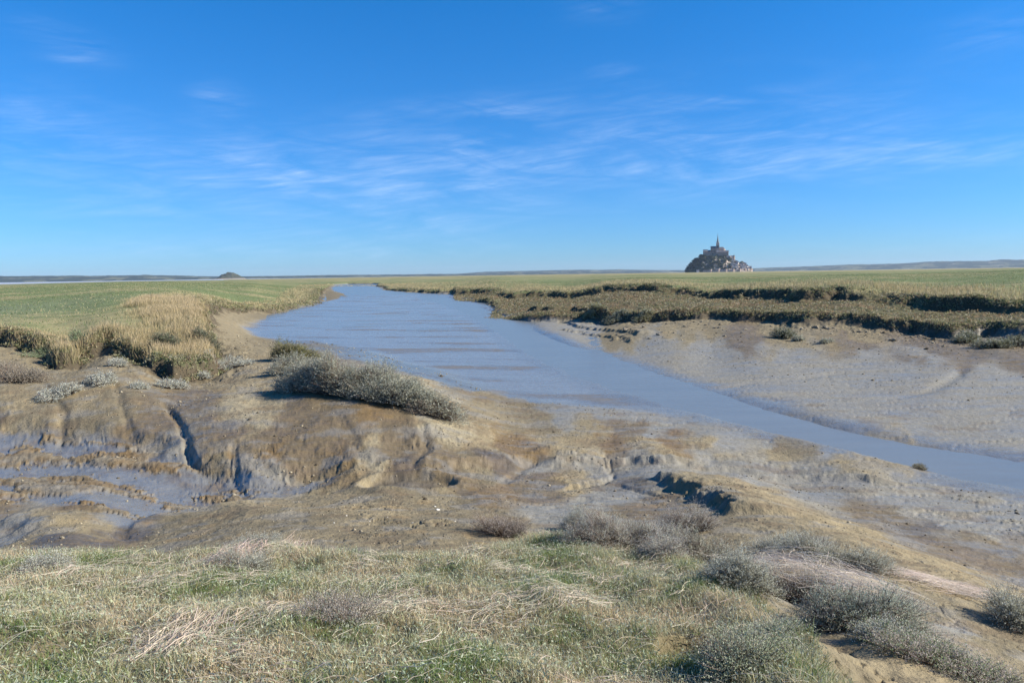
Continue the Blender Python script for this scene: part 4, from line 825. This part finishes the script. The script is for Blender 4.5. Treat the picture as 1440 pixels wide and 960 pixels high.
for j in range(14):
    px, py = [(616, 717), (612, 712), (545, 727), (470, 735), (520, 733), (560, 738), (640, 733), (505, 699), (498, 702), (188, 643), (700, 671), (580, 735)][j] if j < 12 else (rng.uniform(440, 700), rng.uniform(722, 745))
    x, y, z = G(px, py); s = .028 if j == 0 else float(rng.uniform(.006, .012)); o = link('shell', shl); o.location = (x, y, z + s * .2); o.scale = (s * 1.3, s, s); o.rotation_euler = (.3, .2, rng.uniform(0, 6))
    tag(o, 'largest white shell fragment on the near mud' if j == 0 else 'small pale shell fragment on the near mud', 'shell', None if j == 0 else 'shell fragments on the near mud')

# ---------------------------------------------------------------- abbey island
class Sol:
    def __init__(s): s.V = []; s.F = []
    def box(s, cx, cy, z0, sx, sy, h, rot=0, taper=1.0):
        c, n = math.cos(rot), math.sin(rot); k = len(s.V)
        for zz, f in ((z0, 1), (z0 + h, taper)):
            for a, b in ((-1, -1), (1, -1), (1, 1), (-1, 1)):
                u, v = a * sx / 2 * f, b * sy / 2 * f; s.V.append((cx + u * c - v * n, cy + u * n + v * c, zz))
        s.F += [(k + 3, k + 2, k + 1, k), (k + 4, k + 5, k + 6, k + 7)] + [(k + i, k + (i + 1) % 4, k + 4 + (i + 1) % 4, k + 4 + i) for i in range(4)]; return s
    def gable(s, cx, cy, z0, sx, sy, h, rot=0, over=.4):
        c, n = math.cos(rot), math.sin(rot); k = len(s.V); hx, hy = sx / 2 + over, sy / 2 + over
        for u, v, zz in ((-hx, -hy, z0), (hx, -hy, z0), (hx, hy, z0), (-hx, hy, z0), (-hx, 0, z0 + h), (hx, 0, z0 + h)): s.V.append((cx + u * c - v * n, cy + u * n + v * c, zz))
        s.F += [(k + 3, k + 2, k + 1, k), (k, k + 1, k + 5, k + 4), (k + 2, k + 3, k + 4, k + 5), (k + 1, k + 2, k + 5), (k + 3, k, k + 4)]; return s
    def cone(s, cx, cy, z0, r, h, n=8, r1=0.):
        k = len(s.V)
        for i in range(n): s.V.append((cx + r * math.cos(6.2832 * i / n), cy + r * math.sin(6.2832 * i / n), z0))
        for i in range(n): s.V.append((cx + r1 * math.cos(6.2832 * i / n), cy + r1 * math.sin(6.2832 * i / n), z0 + h))
        s.F += [(k + i, k + (i + 1) % n, k + n + (i + 1) % n, k + n + i) for i in range(n)] + [tuple(k + n + i for i in range(n))]; return s
    def build(s, name, mat, parent=None, loc=None):
        me = bpy.data.meshes.new(name); me.from_pydata(s.V, [], s.F); me.materials.append(mat); me.update(); return link(name, me, parent, loc)
GR = plain_mat('granite', (.42, .32, .25), .9, .2, .12); GRD = plain_mat('rough_granite', (.32, .27, .23), .9, .3, .08); SLATE = plain_mat('slate', (.13, .13, .145), .7, .2, .2); PALEW = plain_mat('pale_wall', (.64, .56, .46), .9, .15, .1); ROCK = col_mat('rock')
WIN = plain_mat('window_dark', (.05, .05, .055), .4, .1, 1); LEADM = plain_mat('lead', (.17, .20, .21), .6, .1, .5)
DI = 3265.; d = CRn @ np.array([1010 - 720, -(380.6 - 480), -F]); ia_ = math.atan2(d[0], d[1]); IX, IY = DI * math.sin(ia_), DI * math.cos(ia_)
c_, s_ = math.cos(-ia_), math.sin(-ia_)
def IW(lx, ly): return IX + lx * c_ - ly * s_, IY + lx * s_ + ly * c_
PR = np.array([(-145, 0), (-139, 6), (-133, 24), (-118, 42), (-96, 56), (-74, 68), (-60, 73), (-20, 76), (20, 74), (42, 66), (56, 54), (70, 42), (84, 36), (100, 34), (118, 24), (130, 14), (144, 4), (150, 0)], float)
def IH(lx, ly):
    lx = lx * 1.05
    hs = np.interp(lx, PR[:, 0], PR[:, 1]); ry = 118 - .0015 * lx * lx
    q_ = np.clip(np.abs(ly) / ry, 0, 1); h = hs * (1 - q_ ** 2.1)
    return h * (1 + .14 * fbm(lx / 16, ly / 16, 4, 141)) + 3 * fbm(lx / 6, ly / 6, 3, 142) * (h > 4) - 1.0
gx, gy = np.meshgrid(np.linspace(-165, 170, 190), np.linspace(-125, 125, 130), indexing='ij'); gz = IH(gx, gy)
V = np.stack([*IW(gx, gy), gz], -1).reshape(-1, 3); ix = np.arange(gx.size).reshape(gx.shape)
q_ = np.stack([ix[:-1, :-1], ix[1:, :-1], ix[1:, 1:], ix[:-1, 1:]], -1).reshape(-1, 4)
rk = fbm(gx / 22, gy / 22 + gz / 30, 4, 143); cc = mix(np.ones(gx.shape + (3,)) * np.array([.06, .065, .04]), (.42, .34, .27), ss(.05, .35, rk + .004 * gx))
tag(link('rocky_island', mesh_from('rocky_island', V, q_, np.arange(len(q_)) * 4, ROCK, cc.reshape(-1, 3), False)), kind='structure')
def thing(name, label, cat, lx, ly, z, group=None, rot=0.):
    o = bpy.data.objects.new(name, None); COL.objects.link(o); x, y = IW(lx, ly); o.location = (x, y, z); o.rotation_euler = (0, 0, -ia_ + rot); o.empty_display_size = 3
    return tag(o, label, cat, group)
ab = thing('abbey_church', 'granite abbey church with slender spire crowning the island', 'church', -3, 0, 71)
Sol().box(-12, 0, 0, 34, 16, 31).build('nave', GR, ab); Sol().gable(-12, 0, 31, 34, 16, 9).build('nave_roof', SLATE, ab)
Sol().box(0, 0, 0, 13, 40, 31.5).build('transept', GR, ab); Sol().gable(0, 0, 31.52, 40, 13, 9, math.pi / 2).build('transept_roof', SLATE, ab)
tw = Sol().box(0, 0, 28, 13, 13, 22).box(0, 0, 50.02, 11, 11, 5, 0, .85).build('tower', GR, ab)
ww = Sol(); [ww.box(a * 3, -6.56, 36, 1.8, .3, 7) for a in (-1, 0, 1)]; [ww.box(6.56, a * 3, 36, .3, 1.8, 7) for a in (-1, 0, 1)]; ww.build('window', WIN, tw)
Sol().cone(0, 0, 55.04, 4.8, 29, 8, .9).cone(0, 0, 84, 1.0, 9, 6, .3).build('spire', LEADM, ab)
[Sol().cone(a * 4.8, b * 4.8, 50.04, 1.6, 11, 4).build('pinnacle', GR, ab) for a in (-1, 1) for b in (-1, 1)]
Sol().box(14, 0, -4, 16, 18, 31).cone(22, 0, -4, 9, 31, 12, 9).build('choir', GR, ab); Sol().gable(14, 0, 27.03, 16, 18, 9).cone(22, 0, 27.05, 9, 9, 12, .5).build('choir_roof', SLATE, ab)
for i in range(4): Sol().box(9 + i * 4.6, -12, -14, 1.6, 7, 38, 0, .72).build('buttress', GR, ab)
for i in range(4): Sol().box(-27 + i * 5.6, -8.6, -3, 1.4, 3, 32, 0, .85).build('buttress', GR, ab)
for i in range(3): Sol().box(-24.2 + i * 5.6, -8.12, 14, 1.7, .4, 8).build('window', WIN, ab)
bl = thing('abbey_hall', 'tall square granite hall on the left shoulder of the abbey', 'abbey building', -53, -8, 50)
Sol().box(0, 0, 0, 19, 30, 40).build('wall', GR, bl); Sol().gable(0, 0, 40, 19, 30, 7).build('roof', SLATE, bl); [Sol().box(-8 + 5.3 * i, -15.5, 0, 1.6, 3, 37, 0, .8).build('buttress', GR, bl) for i in range(4)]
bl = thing('abbey_lodging', 'long granite lodging block below the church with buttressed front', 'abbey building', 16, -24, 52)
Sol().box(0, 0, 0, 50, 14, 34).build('wall', GR, bl); Sol().gable(0, 0, 34, 50, 14, 6).build('roof', SLATE, bl); [Sol().box(-22.5 + 5 * i, -7.6, -6, 1.8, 4, 38, 0, .8).build('buttress', GR, bl) for i in range(10)]
bl = thing('abbey_gatehouse', 'narrow granite building stepping down right of the abbey', 'abbey building', 54, -16, 40)
Sol().box(0, 0, 0, 14, 18, 24).cone(9, -6, 0, 4, 26, 8, 4).build('wall', GR, bl); Sol().gable(0, 0, 24, 14, 18, 6).cone(9, -6, 26.02, 4.4, 8, 8).build('roof', SLATE, bl)
bl = thing('abbey_terrace', 'pale granite terrace wall under the left end of the church', 'wall', -14, -28, 46); Sol().box(-16, 0, 0, 42, 12, 30, 0, .96).box(8, -8, -8, 40, 10, 20, 0, .96).build('wall', GR, bl)
bl = thing('abbey_dormitory', 'granite block filling the gap between the square hall and the church', 'abbey building', -34, 2, 56); Sol().box(0, 0, 0, 24, 18, 32).build('wall', GR, bl); Sol().gable(0, 0, 32, 24, 18, 7, .2).build('roof', SLATE, bl)
bl = thing('abbey_bastion', 'stepped granite bastion below the right end of the church', 'abbey building', 36, -34, 36); Sol().box(0, 0, 0, 22, 12, 28, 0, .9).cone(10, -5, 0, 4.5, 32, 10, 4).build('wall', GR, bl); Sol().gable(0, 0, 28, 20, 11, 5).build('roof', SLATE, bl)
pc_ = thing('chapel', 'small pale chapel at the foot of the dark wooded slope', 'chapel', -81, -112, -1); Sol().box(0, 0, 0, 11, 8, 9).build('wall', PALEW, pc_); Sol().gable(0, 0, 9, 11, 8, 5).build('roof', SLATE, pc_)
rng2 = np.random.default_rng(5); hs = 0
for lx in np.arange(50, 131, 6.5):
    for ly in (-92, -74, -56, -38, -20):
        hz = float(IH(np.array(lx), np.array(float(ly))))
        if hz < 1 or rng2.uniform() < .25: continue
        jx = lx + rng2.uniform(-2, 2); sx, sy, hh_ = rng2.uniform(7, 12), rng2.uniform(7, 10), rng2.uniform(7, 12)
        o = thing('village_house', 'small stone village house with slate roof stacked on the right flank of the island', 'house', jx, ly, hz - 3, 'village houses on the island', rng2.uniform(-.5, .5))
        Sol().box(0, 0, 0, sx, sy, hh_ + 2).build('wall', [PALEW, GR, GRD, PALEW][rng2.integers(4)], o); Sol().gable(0, 0, hh_ + 2, sx, sy, sy * .55).build('roof', SLATE, o); hs += 1
for lx, ly, nm in [(-20, -104, 'left'), (20, -106, 'middle')]:
    for j in range(3):
        o = thing('quay_building', 'pale low building along the shore below the wooded slope', 'building', lx + j * 13 - 13, ly, 0, 'pale shore buildings below the woods', .1 * j); Sol().box(0, 0, 0, 11, 9, 9).build('wall', PALEW, o); Sol().gable(0, 0, 9, 11, 9, 4).build('roof', SLATE, o)
rp_ = thing('rampart', 'pale fortified rampart wall with round towers around the foot of the village', 'rampart', 0, 0, -1)
pts = [(-60, -112), (-30, -116), (0, -117), (30, -115), (58, -110), (84, -100), (106, -84), (122, -60), (132, -30), (136, 5)]
rw = Sol()
for (a, b), (c, e) in zip(pts, pts[1:]): rw.box((a + c) / 2, (b + e) / 2, 0, math.hypot(c - a, e - b), 3, 12, math.atan2(e - b, c - a))
rw.build('wall', GRD, rp_)
for a, b in pts[1:9:1]: Sol().cone(a, b, 0, 5.5, 15, 12, 5.2).build('tower', GR, rp_)
# trees on the island
def clump_tree(name, label, group, loc, r, h, n, leaf, pal, trunk=True):
    root = bpy.data.objects.new(name, None); COL.objects.link(root); root.location = loc; tag(root, label, 'tree', group); root.empty_display_size = 1
    P = rng.normal(0, 1, (n, 3)); P = unit(P) * (rng.uniform(.35, 1, (n, 1)) ** .5); lum = 1 + .3 * fbm(P[:, 0] * 1.8 + loc[0], P[:, 2] * 1.8 + P[:, 1], 3, 151)
    P = P * lum[:, None] * np.array([r, r, h * .42]) + np.array([0, 0, h * .6])
    A_ = unit(rng.normal(0, 1, (n, 3))) * leaf; B_ = unit(np.cross(A_, rng.normal(0, 1, (n, 3)))) * leaf * .7
    acc = Acc(); leaves(acc, P, A_, B_, vary(pal, n, .25)); acc.build('crown', LEAF, root, (0, 0, 0))
    t = np.linspace(0, 1, 4); tr = Acc(); tubes(tr, np.stack([t * .2, t * .1, t * h * .6 - .5], 1)[None], np.array([[.06, .05, .035, .02]]) * h * .6, np.array([[.10, .08, .06]])); tr.build('trunk', WOOD, root, (0, 0, 0))
    return root
nt2 = 0
for _ in range(4000):
    lx = rng.uniform(-140, 70); ly = rng.uniform(-112, 10); hz = float(IH(np.array(lx), np.array(ly)))
    if hz < 3 or (abs(lx) < 60 and ly > -34): continue
    if float(fbm(np.array(lx / 22), np.array(ly / 22), 3, 144)) > .16 + (.5 if lx < -60 else 0): continue
    if nt2 >= 190: break
    nt2 += 1; x, y = IW(lx, ly); clump_tree('island_tree', ('dark tree of the wood on the shaded left slope of the island' if lx < -60 else 'dark tree among rocks on the front slope below the abbey' if lx < 20 else 'dark tree on the right slope of the island above the village'), ('trees of the left slope wood' if lx < -60 else 'trees of the front slope' if lx < 20 else 'trees of the right slope'), (x, y, hz - 1), rng.uniform(4, 7), rng.uniform(7, 11), 160, 1.6, (.045, .06, .04))
for lab, lx, ly, r, h in [('round dark tree standing up above the village roofs, left one of two', 66, -50, 8, 15), ('round dark tree standing up above the village roofs, right one of two', 92, -45, 9, 17), ('small dark tree at the top of the village under the abbey', 50, -40, 6, 11)]:
    x, y = IW(lx, ly); clump_tree('island_tree', lab, None, (x, y, float(IH(np.array(lx), np.array(float(ly)))) - 1), r, h, 420, 1.7, (.07, .095, .05))

# ---------------------------------------------------------------- rocky islet at the left
DJ = 5200.; d = CRn @ np.array([323 - 720, -(391 - 480), -F]); ja = math.atan2(d[0], d[1]); JX, JY = DJ * math.sin(ja), DJ * math.cos(ja)
gx, gy = np.meshgrid(np.linspace(-125, 125, 90), np.linspace(-80, 80, 40), indexing='ij')
hj = np.interp(gx, [-120, -80, -50, -10, 15, 30, 60, 100, 120], [0, 8, 30, 44, 47, 38, 26, 4, 0]) * (1 - np.clip(np.abs(gy) / 75, 0, 1) ** 2) * (1 + .2 * fbm(gx / 20, gy / 20, 4, 161)) - 1
V = np.stack([JX + gx * math.cos(ja) + gy * math.sin(ja), JY - gx * math.sin(ja) + gy * math.cos(ja), hj], -1).reshape(-1, 3); ix = np.arange(gx.size).reshape(gx.shape)
q_ = np.stack([ix[:-1, :-1], ix[1:, :-1], ix[1:, 1:], ix[:-1, 1:]], -1).reshape(-1, 4)
cc = mix(np.ones(gx.shape + (3,)) * np.array([.06, .065, .045]), (.26, .22, .17), ss(9, 4, hj))
tag(link('rocky_islet', mesh_from('rocky_islet', V, q_, np.arange(len(q_)) * 4, ROCK, cc.reshape(-1, 3), False)), kind='structure')

# ---------------------------------------------------------------- distant coast
def coast(a0, a1, D0, D1, prof, seed):
    A, Rr = np.meshgrid(np.radians(np.linspace(a0, a1, 500)), np.linspace(0, 1, 26), indexing='ij')
    dd = D0 + (D1 - D0) * Rr + 250 * fbm(A * 30, Rr * 0, 3, seed)
    hh = np.interp(np.degrees(A), *zip(*prof)) * np.sin(np.clip(Rr * 1.25, 0, 1) * math.pi / 2) ** .8
    x, y = np.sin(A) * dd, np.cos(A) * dd
    hh = hh * (1 + .22 * fbm(x / 900, y / 900, 4, seed + 1)) + 4 * fbm(x / 120, y / 120, 2, seed + 2) * (hh > 3) - 3 * (Rr < .01)
    f = fbm(x / 260, y / 420, 3, seed + 3); f2 = fbm(x / 60, y / 200, 2, seed + 4)
    c = np.where((f > .2)[..., None], np.array([.12, .125, .08]), np.array([.035, .048, .035])); c = np.where(((f2 > .62) & (f > -.1))[..., None], np.array([.24, .22, .19]), c)
    ix = np.arange(x.size).reshape(x.shape); q_ = np.stack([ix[:-1, :-1], ix[1:, :-1], ix[1:, 1:], ix[:-1, 1:]], -1).reshape(-1, 4)
    me = mesh_from('hills', np.stack([x, y, hh], -1).reshape(-1, 3), q_, np.arange(len(q_)) * 4, ROCK, c.reshape(-1, 3), False)
    tag(link('hills', me), kind='structure')
coast(-44, 12, 8200, 10800, [(-44, 75), (-35, 70), (-30, 64), (-26, 60), (-23, 40), (-20, 32), (-16, 30), (-8, 26), (0, 22), (8, 14), (12, 2)], 170)
coast(-6, 44, 11500, 14500, [(-6, 5), (-2, 62), (3, 72), (8, 66), (12, 40), (14, 30), (20, 60), (27, 92), (36, 120), (44, 120)], 180)

# ---------------------------------------------------------------- haze
import bmesh
bm = bmesh.new(); bmesh.ops.create_cube(bm, size=1)
for v in bm.verts: v.co = Vector((v.co.x * 34000, v.co.y * 32000, -2.2 if v.co.z < 0 else 185))
me = bpy.data.meshes.new('haze'); bm.to_mesh(me); bm.free()
hm = bpy.data.materials.new('haze'); hm.use_nodes = True; t = hm.node_tree; t.nodes.clear(); o = N(t, 'ShaderNodeOutputMaterial'); pv = N(t, 'ShaderNodeVolumePrincipled')
pv.inputs['Color'].default_value = (.62, .78, 1, 1); pv.inputs['Density'].default_value = 2.6e-5; pv.inputs['Anisotropy'].default_value = .1; L(t, pv.outputs[0], o.inputs['Volume'])
me.materials.append(hm); tag(link('haze', me), kind='stuff')
